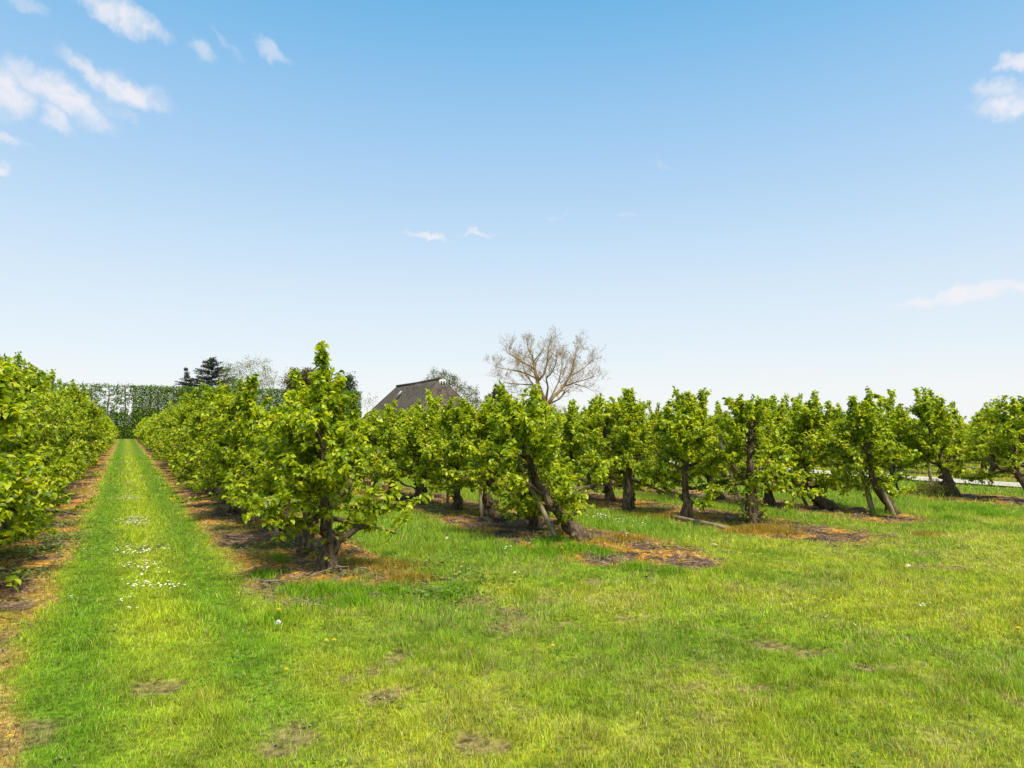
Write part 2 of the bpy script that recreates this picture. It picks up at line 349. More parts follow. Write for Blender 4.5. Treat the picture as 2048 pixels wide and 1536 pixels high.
for (r0, r1, n, hb, wb, s2) in ((2.6, 6, 330000, .034, .0034, True), (6, 10, 300000, .036, .0052, True), (10, 18, 270000, .042, .009, False), (18, 45, 200000, .07, .022, False)):
    x, y = sector(n, r0, r1)
    keep = (rs.rand(n) > strip_mask(x, y)*1.25) & (rs.rand(n) > bare(x, y)*.78) & (rs.rand(n) > strip_edge(x, y)*.6) & ~((x > ROAD_X[0]-.1) & (x < ROAD_X[1]+.1)) & (y < Y_END)
    if r0 >= 18: keep &= (x < 20) | (rs.rand(n) < .5)
    x, y = x[keep], y[keep]; n = len(x)
    lane = sst(6.8, 8.2, y)*sst(1.9, 3, x)
    track = np.exp(-((np.abs(x-.29)-.55)/.28)**2)*(x < 1.4)
    tuft = sst(.55, .75, fbm(x*2.3, y*2.3, 141))
    h = hb*(.5+1.0*rs.rand(n))*(1+.9*lane+.9*tuft-.25*track)*(.62+.5*sst(.35, .65, fbm(x*7, y*7, 161, 2)))
    c = turf(x, y)*1.22
    st = rs.rand(n) < (.06+.22*sst(.45, .7, fbm(x*1.7, y*1.7, 151))*sst(-1, 3, x)*(1-lane*.8))
    c[st] = np.array([.55, .46, .18])*(.7+.5*rs.rand(st.sum()))[:, None]
    parts.append(blades(x, y, h, np.full(n, wb)*(.7+.6*rs.rand(n)), c, s2))
V, Lo, Sz, C = join(parts)
tag(link('grass', mesh_np('grass', V, Lo, Sz, M_blade, colr=C)), 'short mown green and straw coloured grass of the headland and lanes', 'grass', kind='stuff')
# rank tussocks at strip mouths and rims
parts = []
tus = [(1140, 1105, .5), (1090, 1110, .4), (1200, 1110, .35), (1280, 1140, .4), (1340, 1150, .3), (640, 1185, .5), (700, 1205, .5), (780, 1185, .4), (590, 1180, .35), (900, 1185, .4), (1120, 1085, .3), (860, 1150, .3), (560, 1240, .3), (690, 1180, .5),
       (1760, 1030, .3), (1680, 1015, .3), (1080, 1090, .3), (560, 1120, .2), (530, 1150, .25), (1950, 1020, .6), (1990, 1030, .5), (1900, 1040, .4), (1870, 1020, .3)]
for (a_, b_, r) in tus:
    X, Y = gp(a_, b_); n = int(2600*r*r*4*.6); t = rs.rand(n)*6.283; q = np.abs(rs.randn(n))*r*.5
    x = X+np.cos(t)*q; y = Y+np.sin(t)*q
    parts.append(blades(x, y, (.05+.07*rs.rand(n)), np.full(n, .006), np.tile([.20, .36, .010], (n, 1))*(.8+.5*rs.rand(n))[:, None], True))
V, Lo, Sz, C = join(parts)
tag(link('tussock_grass', mesh_np('tussock_grass', V, Lo, Sz, M_blade, colr=C)), 'ranker dark green grass tufts at the mouths of the tree strips', 'grass', kind='stuff')
# dead orange and straw grass on the sprayed strips
parts = []
for (r0, r1, n, hb, wb) in ((4, 9, 150000, .035, .005), (9, 16, 170000, .04, .009), (16, 34, 120000, .05, .02)):
    x, y = sector(n, r0, r1); s = strip_mask(x, y); e = strip_edge(x, y)
    p = np.where(s > .05, .30*sst(.47, .6, fbm(x*2.2, y*2.2, 61))+1.0*e*sst(.2, .45, fbm(x*2, y*2, 101))+.04, 0)
    k = rs.rand(n) < p; x, y = x[k], y[k]; e = e[k]; n = len(x)
    pal = np.array([[.44, .20, .016], [.42, .26, .05], [.46, .33, .11], [.28, .14, .04], [.22, .24, .02]]); c = pal[rs.choice(5, n, p=[.32, .24, .2, .14, .10])]
    hh = hb*(.4+rs.rand(n)); parts.append(blades(x, y, hh, np.full(n, wb), c, False))
for (a_, b_, r, hgt) in [(1530, 1062, .45, .12), (1490, 1065, .4, .1), (1560, 1070, .35, .1), (1240, 1082, .5, .1), (1290, 1032, .35, .12), (1330, 1035, .3, .12), (790, 1135, .5, .1), (820, 1160, .3, .12), (740, 1125, .3, .08), (1140, 1068, .25, .1), (1850, 1070, .3, .05)]:
    X, Y = gp(a_, b_); n = int(5200*r); t = rs.rand(n)*6.283; q = np.abs(rs.randn(n))*r*.6; x = X+np.cos(t)*q; y = Y+np.sin(t)*q*.7
    pal = np.array([[.46, .24, .02], [.45, .32, .06], [.32, .30, .03]]); c = pal[rs.choice(3, n)]
    parts.append(blades(x, y, hgt*(.4+.6*rs.rand(n)), np.full(n, .006), c, True))
V, Lo, Sz, C = join(parts)
tag(link('dead_grass', mesh_np('dead_grass', V, Lo, Sz, M_blade, colr=C)), 'orange and straw coloured dead grass on the bare strips under the trees', 'dead grass', kind='stuff')
# prunings
mb = MB()
for i in range(2600):
    j = rs.choice(6, p=[.2, .34, .16, .14, .1, .06]); X, y0, hw = ROWS[j]
    x = X+rs.uniform(-hw, hw)*.9; y = max(y0-.3, 3.2)+rs.rand()**1.8*22; L = .08+.32*rs.rand()**2; a = rs.rand()*6.283; z = gh(x, y)+.012
    cu = rs.randn()*.5; P = [(x, y, z), (x+math.cos(a)*L*.5, y+math.sin(a)*L*.5, z+.02+.02*rs.rand()), (x+math.cos(a)*L*.5+math.cos(a+cu)*L*.5, y+math.sin(a)*L*.5+math.sin(a+cu)*L*.5, z+.005)]
    r = .0025+.006*rs.rand()**2; mb.tube(P, [r, r*.85, r*.5], 4)
for i in range(90):
    X, y0, hw = ROWS[(0, 1, 1, 2, 3)[i % 5]]; x = X+rs.uniform(-hw, hw)*.8; y = max(y0+.2, 4.5)+rs.rand()**1.4*9; L = .35+.5*rs.rand(); a = rs.rand()*6.283; z = gh(x, y)+.02
    P = [np.array([x, y, z])]
    for j in range(5): a += rs.randn()*.35; P.append(P[-1]+np.array([math.cos(a)*L/5, math.sin(a)*L/5, .015*rs.randn()]))
    r = .006+.008*rs.rand(); mb.tube(P, np.linspace(r, r*.4, 6), 5)
    p = P[2+i % 2]; a += 1.0-2*(i % 2); mb.tube([p, p+np.array([math.cos(a)*L*.15, math.sin(a)*L*.15, .03]), p+np.array([math.cos(a)*L*.3, math.sin(a)*L*.3, .02])], [r*.6, r*.45, r*.2], 4)
tag(link('pruned_twigs', mb.mesh('pruned_twigs', M_twig)), 'thin dry prunings strewn over the dark soil under the trees', 'twigs', kind='stuff')
# leaf litter and mulch crumbs
pal = [(.13, .08, .045), (.26, .17, .09), (.42, .24, .06), (.05, .03, .02), (.36, .27, .16)]
parts = []
for (r0, r1, n, sz_) in ((4, 9, 26000, .020), (9, 18, 34000, .034), (18, 34, 16000, .07)):
    x, y = sector(n, r0, r1); k = rs.rand(n) < strip_mask(x, y)*.9+bare(x, y)*.25; x, y = x[k], y[k]; n = len(x); t = rs.rand(n)*6.283
    P_ = np.stack([x, y, ground_h(x, y)+.004+.008*rs.rand(n)], -1); D_ = np.stack([np.cos(t), np.sin(t), rs.randn(n)*.35], -1); N_l = rs.randn(n, 3)*.4+np.array([0, 0, 1]); L_ = sz_*(.5+rs.rand(n))
    v, l, s = leaves(P_, D_, N_l, L_, L_*(.25+.4*rs.rand(n)), LEAF4); parts.append((v, l, s, np.repeat(np.array(pal)[rs.choice(5, n)], 4, 0)))
V, Lo, Sz, C = join(parts)
tag(link('leaf_litter', mesh_np('leaf_litter', V, Lo, Sz, colattr_mat('litter', .85), colr=C)), 'brown crumbs and dead leaves littering the bare strips under the trees', 'litter', kind='stuff')
# low weeds
P, D, N, L = [], [], [], []
wsp = [(870, 1130, .5, 230), (930, 1160, .45, 200), (830, 1185, .3, 100), (900, 1185, .4, 150), (740, 1150, .5, 120), (2035, 985, .5, 260), (120, 1085, .5, 420), (70, 1110, .45, 420), (150, 1050, .4, 200), (1330, 1098, .2, 60), (830, 995, .25, 120), (930, 1110, .3, 80),
       (30, 1160, .4, 200), (1010, 1160, .3, 50), (300, 1100, .1, 10), (720, 1090, .25, 60), (760, 1040, .3, 60), (380, 960, .3, 60)]
for a_, b_, r, n in wsp:
    X, Y = gp(a_, b_)
    for k in range(n):
        x, y = X+rs.randn()*r*.5, Y+rs.randn()*r*.5; P.append((x, y, gh(x, y)+.01+.09*rs.rand()**1.5)); t = rs.rand()*6.283; D.append((math.cos(t), math.sin(t), .5*rs.rand()-.1)); N.append((rs.randn()*.3, rs.randn()*.3, 1)); L.append(.025+.045*rs.rand())
for k in range(2600):
    x, y = sector(1, 2.8, 12); x, y = float(x[0]), float(y[0])
    if vnoise(np.array([x*1.6]), np.array([y*1.6]), 9)[0] < .55: continue
    for j in range(4):
        P.append((x+rs.randn()*.02, y+rs.randn()*.02, gh(x, y)+.006+.018*rs.rand())); t = rs.rand()*6.283; D.append((math.cos(t), math.sin(t), .35*rs.rand())); N.append((0, 0, 1)); L.append(.012+.026*rs.rand())
M_weed = leaf_mat('weed_leaf', [(0, (.07, .13, .012)), (.5, (.14, .22, .02)), (1, (.24, .31, .05))], .25)
L = np.array(L); v, l, s = leaves(P, D, N, L, L*.7, LEAF5)
tag(link('ground_weeds', mesh_np('ground_weeds', v, l, s, M_weed)), 'low broad leaved weeds growing at the feet of the trees', 'weeds', kind='stuff')

# ------------------------------------------------------------------ pear trees
def pear_tree(seed, lead, width=.85, zlow=.5, nlimb=15, leaf=.074, tmpl=LEAF8, dens=1.0, r0=.10, shoots=(), limbs=(), top=2.05, simple=False, taper=.80, zmin=.30, clear=(), view=(0, -1)):
    """lead: points of trunk and leader in the tree's own space; shoots: (x,y,z,length,lean x); limbs: bare big limbs given by points"""
    q = np.random.RandomState(seed); mb = MB(); lead = np.array(lead, float)
    # smooth the leader
    t = np.linspace(0, len(lead)-1, 14); Lp = np.stack([np.interp(t, np.arange(len(lead)), lead[:, k]) for k in range(3)], -1)
    Lp[1:-1] = (Lp[:-2]+2*Lp[1:-1]+Lp[2:])/4; Lp[2:, :2] += q.randn(12, 2)*.02
    hz = np.linspace(0, 1, 14); rad = r0*(.50*np.exp(-hz*22)+1.02-.20*sst(.18, .34, hz)-.62*hz)
    Lp0 = Lp.copy(); Lp0[0, 2] -= .08
    mb.tube(Lp0, rad, 7 if simple else 16, .34, q)
    if not simple:
        for k in range(9):                                   # knobs and old pruning stubs
            f = 1.5+q.rand()*8; i = int(f); p = Lp[i]+(Lp[i+1]-Lp[i])*(f-i); a = q.rand()*6.283; rr = rad[i]; d = np.array([math.cos(a), math.sin(a), .25*q.randn()])
            mb.tube([p+d*rr*.5, p+d*rr*1.1, p+d*rr*(1.25+.5*q.rand())], [rr*.55, rr*.42, rr*.25], 7, .3, q)
    SP, SD = [], []                                          # leaf spurs and their axes
    def twig(p, d, L, r, up=.25, n=4, leafy=.25, sp=None):
        pts = [p]; d = d/np.linalg.norm(d)
        for i in range(n):
            d = d+q.randn(3)*.20+np.array([0, 0, up/n]); d /= np.linalg.norm(d); pts.append(pts[-1]+d*L/n)
        pts = np.array(pts)
        if not simple or r > .012: mb.tube(pts, np.linspace(r, r*.35, n+1), 4 if r < .015 else 7, .15 if r > .015 else 0, q, cap=False)
        m = max(2, int(L/(sp or .055)))
        for k in range(m):
            tt = leafy+(1-leafy)*(k+q.rand())/m; f = tt*n; i = min(int(f), n-1); SP.append(pts[i]+(pts[i+1]-pts[i])*(f-i)); SD.append(pts[i+1]-pts[i])
        return pts
    for k in range(nlimb):
        z = zlow+(top-.15-zlow)*((k+.5*q.rand())/nlimb)**.9; f = np.interp(z, Lp[:, 2], np.arange(14)); i = min(int(f), 12); p = Lp[i]+(Lp[i+1]-Lp[i])*(f-i)
        a = k*2.399+q.randn()*.35; rel = (z-zlow)/(top-zlow)
        env = width*(1-taper*rel**1.4)*(.75+.25*min(1, rel*6)); L = env*(.8+.4*q.rand())
        d = np.array([math.cos(a), math.sin(a), -.05+.35*q.rand()+.5*rel-.22*max(0, 1-rel*3.2)])
        P = twig(p, d, L, .030*(1-.5*rel)+.006, up=.3 if rel > .25 else .15, n=6, leafy=.25)
        for j in range(int(9*dens*(.6+.4*env/width))):
            f2 = (.22+.78*q.rand())*6; i2 = min(int(f2), 5); p2 = P[i2]+(P[i2+1]-P[i2])*(f2-i2)
            ax = (P[i2+1]-P[i2]); ax /= np.linalg.norm(ax); d2 = ax*.4+q.randn(3)*.75+np.array([0, 0, .24]); twig(p2, d2, (.18+.30*q.rand())*(.5+.5*env/width), .006, up=.3, n=3, leafy=.05)
    for k in range(int(30*dens)):                             # short growth close round the leader
        z = zlow+.05+(top-zlow)*q.rand(); f = np.interp(z, Lp[:, 2], np.arange(14)); i = min(int(f), 12); p = Lp[i]+(Lp[i+1]-Lp[i])*(f-i)
        twig(p, q.randn(3)*np.array([1, 1, .5]), .22+.2*q.rand(), .007, up=.2, n=3, leafy=.2)
    for (x, y, z, L, lx) in shoots:                           # upright shoots above the crown
        twig(np.array([x, y, z]), np.array([lx, q.randn()*.08, 1.0]), L, .008, up=.1, n=5, leafy=0, sp=.02)
    for k in range(9 if not simple else 3):
        a = q.rand()*6.283; rr = q.rand()*.7*width*(1-taper*.75); twig(np.array([Lp[-1, 0]+math.cos(a)*rr, Lp[-1, 1]+math.sin(a)*rr, top-.40+.32*q.rand()]), np.array([q.randn()*.2, q.randn()*.2, 1.0]), .25+.5*q.rand()**1.5, .007, up=.1, n=4, leafy=0, sp=.024)
    for P_ in limbs:
        cut = len(P_) == 4; P_ = np.array(P_, float); n_ = len(P_); mb.tube(P_, np.linspace(.055, .03, n_), 8, .25, q)
        for j in range(0 if cut else 5): twig(P_[-1], nrm(P_[-1]-P_[0])*.5+q.randn(3)*.6+np.array([0, 0, .3]), .3, .008, n=3)
    SP, SD = np.array(SP), np.array(SD); g_ = SP[:, 2] > zmin+.12*q.rand(len(SP)); SP, SD = SP[g_], SD[g_]; k = 7 if not simple else 4
    n = len(SP); P = np.repeat(SP, k, 0)+q.randn(n*k, 3)*.022; D = np.repeat(nrm(SD), k, 0)*.45+nrm(q.randn(n*k, 3))
    D[:, 2] = D[:, 2]*.65-.36; N = nrm(q.randn(n*k, 3)*.45+np.array([0, 0, .85])+nrm(D)*np.array([1, 1, 0])*.75)
    if len(clear):                                           # gaps where the leader or a stake shows between the leaves
        vw = np.array([view[0], view[1], .05]); vw /= np.linalg.norm(vw); keep = np.ones(len(P), bool)
        for A, B, rad_ in clear:
            A, B = np.array(A, float), np.array(B, float); pa = P-A; dpt = pa@vw; pp = pa-dpt[:, None]*vw; ab = (B-A)-((B-A)@vw)*vw
            t_ = np.clip(pp@ab/(ab@ab), 0, 1); keep &= ~((np.linalg.norm(pp-t_[:, None]*ab, axis=1) < rad_*(.6+.6*q.rand(len(P)))) & (dpt > t_*((B-A)@vw)-.02))
        P, D, N = P[keep], D[keep], N[keep]
    L = leaf*(.6+.65*q.rand(len(P))); v, l, s = leaves(P, D, N, L, L*.66, tmpl)
    keep = None
    return mb, (v, l, s)
trunk_me, crown_me = {}, {}
def make_tree(name_key, **kw):
    mb, (v, l, s) = pear_tree(**kw)
    return mb.mesh('pear_trunk', M_bark), mesh_np('pear_crown', v, l, s, M_pear, smooth=False)
def place_tree(meshes, x, y, rz, label, group, sc=(1, 1, 1)):
    r = empty('pear_tree', (x, y, gh(x, y)), rz); r.scale = sc; tag(r, label, 'tree', group)
    link('trunk', meshes[0], r); link('crown', meshes[1], r); return r

G = 'pear trees planted in rows'
st = lambda h=1.95, lx=0, ly=0: [(0, 0, 0), (lx*.2, ly*.2, .3), (lx*.5, ly*.5, .8), (lx*.9, ly*.9, 1.4), (lx, ly, h)]
near = []
def N_(px, py, label, **kw):
    x, y = gp(px, py); near.append((x, y)); kw.setdefault('view', (-x, -y)); sc = kw.pop('sc', (1, 1, 1)); kw.setdefault('lead', st()); kw.setdefault('seed', 100+len(near))
    place_tree(make_tree('n', **kw), x, y, 0, label, G, sc)
N_(655, 1140, 'tallest nearest pear tree right of the daisy ride, thick cut limb low on its trunk', clear=[((-.09, .03, 1.4), (-.10, .05, 1.7), .07), ((.2, -.1, .42), (.75, -.2, .25), .16)], seed=137, lead=[(0, 0, 0), (-.01, .01, .3), (-.02, 0, .6), (-.07, .02, 1.1), (-.10, .05, 1.7), (-.02, .04, 2.15)], width=1.15, taper=.95, top=2.02, zmin=.38, zlow=.60, nlimb=21, r0=.115, dens=1.35,
   shoots=[(-.03, 0, 2.0, .72, .05), (.02, .05, 2.0, .62, .06), (-.10, -.05, 1.95, .45, -.05), (.30, .1, 1.75, .35, .3)], limbs=[[(0, 0, .36), (.16, -.09, .38), (.30, -.16, .50), (.37, -.20, .52)], [(-.02, 0, .85), (-.15, .08, .98), (-.32, .16, 1.08)], [(0, 0, .8), (.2, -.05, .95), (.28, -.12, 1.2)]])
N_(612, 1098, 'second pear tree right of the daisy ride, dark trunk just left of the end tree', width=1.15, top=1.88, zlow=.55, shoots=[(-.75, 0.3, 1.7, .75, .03), (-.72, 0.33, 1.7, .7, 0)], dens=1.1, nlimb=17)
N_(573, 1062, 'third pear tree of the row beside the daisy ride, close behind a short stake', width=1.17, top=1.88, dens=1.1, zlow=.5, nlimb=16)
# second row
N_(1172, 1080, 'strongly leaning end pear tree of the second row, propped by a long stake', clear=[((-.40, .22, .42), (-.80, .45, 1.22), .13), ((-.45, .1, .05), (-.83, .25, .85), .07)], lead=[(0, 0, 0), (-.18, .10, .18), (-.42, .24, .42), (-.62, .36, .85), (-.80, .45, 1.3), (-.95, .5, 1.95)], width=1.14, top=1.88, zlow=.32, nlimb=19, r0=.12, dens=1.15,
   shoots=[(-1.05, .5, 1.8, .55, -.05), (-.65, .4, 1.75, .42, .05), (-1.0, .52, 1.75, .4, .1)], limbs=[[(-.45, .25, .5), (-.2, .05, .75), (.1, -.1, .8)]])
N_(1070, 1055, 'pear tree behind the leaning end tree of the second row, short trunk in dark soil', width=1.14, top=1.85, nlimb=16, shoots=[(.1, .1, 1.7, .45, .05)])
N_(975, 1033, 'second row pear tree with a square stake close along the left of its trunk', width=1.14, top=1.88, nlimb=16, r0=.12, shoots=[(-.2, .1, 1.75, .45, .05), (.25, .1, 1.75, .4, .0)])
N_(915, 1020, 'pear tree of the second row below the gable end of the thatched barn', width=1.14, top=1.82, nlimb=16, shoots=[(-.3, 0, 1.8, .5, 0), (-.6, .1, 1.75, .55, .03), (.1, 0, 1.8, .4, 0)])
N_(847, 1008, 'fifth pear tree of the second row, dark trunk at the left edge of the lane', width=1.15, top=1.82, nlimb=16)
# third row
N_(1508, 1047, 'end pear tree of the third row, bare pale leader and leafy suckers on its trunk', clear=[((-.09, 0, 1.0), (.02, 0, 1.72), .11)], lead=[(0, 0, 0), (0, 0, .35), (-.06, 0, .8), (-.10, 0, 1.2), (.02, .02, 1.6), (0, 0, 2.0)], width=1.14, top=1.93, zlow=.62, nlimb=17, r0=.115,
   shoots=[(-.35, 0, 2.0, .3, -1.2), (.2, 0, 1.85, .4, .05), (.3, .1, 1.8, .4, .1), (-.1, 0, 1.9, .3, -.4), (.55, .1, 1.6, .4, .1)], limbs=[[(0, 0, .75), (-.22, .1, .9), (-.4, .15, 1.1)], [(0, 0, .8), (.35, -.1, .95), (.48, -.15, 1.15)]])
N_(1372, 1036, 'second pear tree of the third row, standing behind the fallen pole', width=1.14, top=1.93, zlow=.55, nlimb=17, shoots=[(.0, 0, 1.9, .45, -.05), (.25, .1, 1.9, .45, .05), (.62, .2, 1.75, .75, -.05), (.66, .2, 1.75, .7, -.05), (-.3, 0, 1.8, .35, 0)])
N_(1258, 1017, 'third pear tree of the third row with a thick pale straight trunk', width=1.15, top=1.97, zlow=.62, nlimb=18, r0=.12, shoots=[(-.3, 0, 1.85, .35, 0), (.1, 0, 1.9, .35, 0), (.5, .1, 1.75, .4, 0)])
# fourth row
N_(1787, 1029, 'end pear tree of the fourth row leaning left beside a stake taller than its crown', clear=[((-.70, .2, 1.45), (-.82, .25, 1.8), .12), ((-.40, .2, .5), (-.05, .1, 0), .1)], lead=[(0, 0, 0), (-.14, .07, .22), (-.32, .16, .55), (-.45, .2, 1.1), (-.45, .2, 1.6), (-.4, .2, 2.05)], width=.95, top=2.03, zlow=.42, nlimb=18, r0=.10,
   shoots=[(-.75, .2, 1.9, .35, -.05), (.0, 0, 1.95, .5, .05), (.05, 0.05, 1.95, .45, .05), (-.35, .2, 1.95, .3, 0)])
N_(1668, 1020, 'heavily leaning second pear tree of the fourth row, low dark trunk slanting left', lead=[(0, 0, 0), (-.26, .13, .22), (-.50, .26, .42), (-.58, .3, .75), (-.48, .25, 1.3), (-.35, .2, 1.95)], width=1.14, top=2.0, zlow=.40, nlimb=19, r0=.12, shoots=[(-.6, .4, 1.7, .35, 0)], limbs=[[(-.52, .27, .5), (-.85, .4, .62), (-1.15, .5, .72)]])
N_(1540, 1012, 'fourth row pear tree partly hidden behind the suckered end tree of the third row', width=1.14, top=1.95, zlow=.6, shoots=[(.3, 0, 1.8, .5, 0)])
N_(1442, 1000, 'pear tree leaning left in the fourth row, seen under the crowns of the third row', lead=[(0, 0, 0), (-.2, .1, .35), (-.35, .2, .8), (-.35, .2, 1.9)], width=1.14, top=1.95, zlow=.6, r0=.12)
N_(1280, 982, 'pear tree of the fourth row whose leaning trunk shows right behind the pale straight trunk', lead=[(0, 0, 0), (-.2, .1, .35), (-.35, .2, .8), (-.35, .2, 1.9)], width=1.14, top=2.0, zlow=.6)
# fifth row
N_(2075, 1003, 'pear tree cut by the right photo edge, arching end tree of the fifth row', lead=[(0, 0, 0), (-.25, .12, .35), (-.45, .25, .7), (-.35, .2, 1.2), (-.2, .1, 2.1)], width=1.17, top=2.12, zlow=.6, nlimb=18, shoots=[(-.5, .1, 2.1, .3, -1), (-.3, .1, 2.1, .3, .0)], limbs=[[(-.3, .15, .6), (-.8, .4, .75), (-1.1, .55, 1.0)]])
N_(1905, 990, 'tall pear tree beside a low bush in the fifth row, gravel road behind it', clear=[((-.4, .2, 1.3), (-.48, .25, 1.75), .1)], lead=[(0, 0, 0), (-.12, .05, .35), (-.22, .1, .8), (-.4, .2, 1.4), (-.5, .25, 2.2)], width=1.17, top=2.18, zlow=.62, nlimb=20, r0=.14,
   shoots=[(-.45, .2, 2.2, .4, .05), (.45, .1, 1.7, .6, .05), (.5, .1, 1.7, .5, .0), (-.7, .2, 2.05, .3, -.6)])
# left row
lefts = [(-1.76, 8.1), (-1.66, 9.6), (-1.72, 11.1)]
lab = ['nearest pear tree of the left row, large drooping leaves cut by the photo edge', 'second nearest pear tree of the left row, tallest leafy shoots at the photo edge', 'third pear tree of the left row, dark limb bare at mid height']
for i, (x, y) in enumerate(lefts):
    near.append((x, y)); place_tree(make_tree('l', seed=300+i, lead=st(2.3, .05), width=1.14, top=2.38, zmin=.14, zlow=.26, nlimb=22, dens=1.2, leaf=.080, shoots=[(.3, 0, 1.95, .5, .05), (.1, .2, 2.0, .45, .05), (.5, -.1, 1.7, .4, .1)],
               limbs=[[(0, 0, .9), (.35, -.1, 1.0), (.62, -.2, 1.05)]]), x, y, 0, lab[i], G)

# copies further down the rows
midv = [make_tree('m', seed=500+i, lead=st(1.95, *((.0, .0), (-.25, .1), (.15, .1), (-.1, -.1), (.2, -.1), (-.3, 0), (.05, .1), (0, -.15))[i]), width=1.17, top=1.95+.07*(i % 3), zlow=.42, nlimb=17, leaf=.082, tmpl=LEAF5, dens=.95,
                  r0=.105, shoots=[(.1*(i-4), .1, 1.75, .45+.05*(i % 3), .05)]) for i in range(8)]
farv = [make_tree('f', seed=600+i, lead=st(1.9), width=1.17, top=2.0, zlow=.4, nlimb=12, leaf=.15, tmpl=LEAF4, dens=.7, simple=True) for i in range(4)]
ordn = ['first', 'second', 'third', 'fourth', 'fifth', 'sixth', 'seventh', 'eighth', 'ninth', 'tenth', 'eleventh', 'twelfth', 'thirteenth', 'fourteenth', 'fifteenth']
rowname = ['left row', 'first row right of the ride', 'second row right of the ride', 'third row right of the ride', 'fourth row right of the ride', 'fifth row, before the gravel road']
starts = [12.6, 12.9, 14.7, 12.4, 15.3, 10.5]; placed = [3, 3, 5, 3, 5, 2]; limit = [62, 62, 48, 46, 46, 44]
mass = []
q = np.random.RandomState(5)
def rowx(j, y): return ROWS[j][0]+q.randn()*.07
for j in range(6):
    y = starts[j]; k = placed[j]
    while y < Y_END-1.5:
        x = rowx(j, y); rz = (0 if q.rand() < .5 else math.pi)+q.randn()*.35; s = .93+.14*q.rand()
        if y < limit[j]:
            me = midv[q.randint(8)] if y < (34 if j < 2 else 28) else farv[q.randint(4)]
            lb = ('%s pear tree from the near end of the %s' % (ordn[k], rowname[j])) if k < 12 else 'pear tree far down the %s, crowns running together' % rowname[j]
            place_tree(me, x, y, rz, lb, G, (s, s, s*(.96+.1*q.rand())*(1.16, 1.06, .90, .93, .93, 1.0)[j]))
        else: mass.append((x, y, rz, s))
        y += 1.48+q.randn()*.07; k += 1
for jj, X in enumerate((25.6, 29.6, 33.6)):
    y = 4+jj*4+q.rand(); k = 0
    while y < 78:
        x = X+q.randn()*.08
        if jj == 0 and 8 < y < 36:
            place_tree(midv[q.randint(8)] if y < 24 else farv[q.randint(4)], x, y, q.rand()*6.28, ('%s pear tree from the right in the row just beyond the gravel road' % ordn[k]) if k < 8 else 'pear tree in the row just beyond the gravel road, hidden among its neighbours', G, (1.0, 1.0, .98)); k += 1
        else: mass.append((x, y, q.rand()*6.28, .97))
        y += 1.5+q.randn()*.06
for X in np.arange(38, 120, 4.0):
    y = 2+X*.1
    while y < (76 if X < 60 else 130):
        if q.rand() < (1 if X < 70 else .7): mass.append((X+q.randn()*.1, y, q.rand()*6.28, .95))
        y += 1.7 if X < 60 else 2.6
Vs, Ls, Ss, Ms = [], [], [], []; o = 0
fd = []
for tm, cm_ in farv[:3]:
    rec = []
    for me, mi in ((tm, 1), (cm_, 0)):
        v = np.zeros(len(me.vertices)*3, np.float32); me.vertices.foreach_get('co', v); l = np.zeros(len(me.loops), np.int32); me.loops.foreach_get('vertex_index', l)
        s = np.zeros(len(me.polygons), np.int32); me.polygons.foreach_get('loop_total', s); v = v.reshape(-1, 3)
        if mi == 0:                                            # every other leaf, larger
            nl = len(v)//4; kp = np.arange(0, nl, 3); v = v.reshape(nl, 4, 3)[kp]; c0 = v.mean(1, keepdims=True); v = (c0+(v-c0)*1.55).reshape(-1, 3)
            l = l[:len(kp)*4]; s = s[:len(kp)]
        else:                                                  # trunk only
            nf = 13*7; l = l[:nf*4]; s = s[:nf]; v = v[:14*7]
        rec.append((v, l, s, mi))
    fd.append(rec)
for i, (x, y, rz, sc_v) in enumerate(mass):
    ca, sa = math.cos(rz), math.sin(rz); M_ = np.array([[ca, -sa, 0], [sa, ca, 0], [0, 0, 1]])*sc_v
    for v, l, s, mi in fd[i % 3]:
        Vs.append(v@M_.T+np.array([x, y, 0])); Ls.append(l+o); Ss.append(s); Ms.append(np.full(len(s), mi)); o += len(v)
tag(link('distant_orchard', mesh_np('distant_orchard', np.vstack(Vs), np.concatenate(Ls), np.concatenate(Ss), [M_pear, M_bark], mat_idx=np.concatenate(Ms))), 'far pear trees whose crowns merge into one green mass', 'orchard', kind='stuff')

# suckers on the trunks of two end trees: part of those trees
def suckers(px, py, zs, n, seed, label=None):
    X, Y = gp(px, py); root = [o for o in col.objects if o.name.startswith('pear_tree') and abs(o.location.x-X) < .01 and abs(o.location.y-Y) < .01][0]
    s_ = np.random.RandomState(seed); a = s_.rand(n)*6.283; z = s_.uniform(*zs, n); rr = .12+.12*s_.rand(n); P = np.stack([np.cos(a)*rr, np.sin(a)*rr, z], -1)
    D = np.stack([np.cos(a), np.sin(a), -.3+.4*s_.rand(n)], -1); Nn = s_.randn(n, 3)*.4+np.array([0, 0, 1]); L = .05+.04*s_.rand(n)
    v, l, s = leaves(P, D, Nn, L, L*.68, LEAF8); link('sucker_leaves', mesh_np('sucker_leaves', v, l, s, M_pear), root)
suckers(655, 1140, (.15, .45), 26, 1); suckers(1508, 1047, (.15, .62), 110, 2); suckers(1668, 1020, (.05, .35), 50, 3)

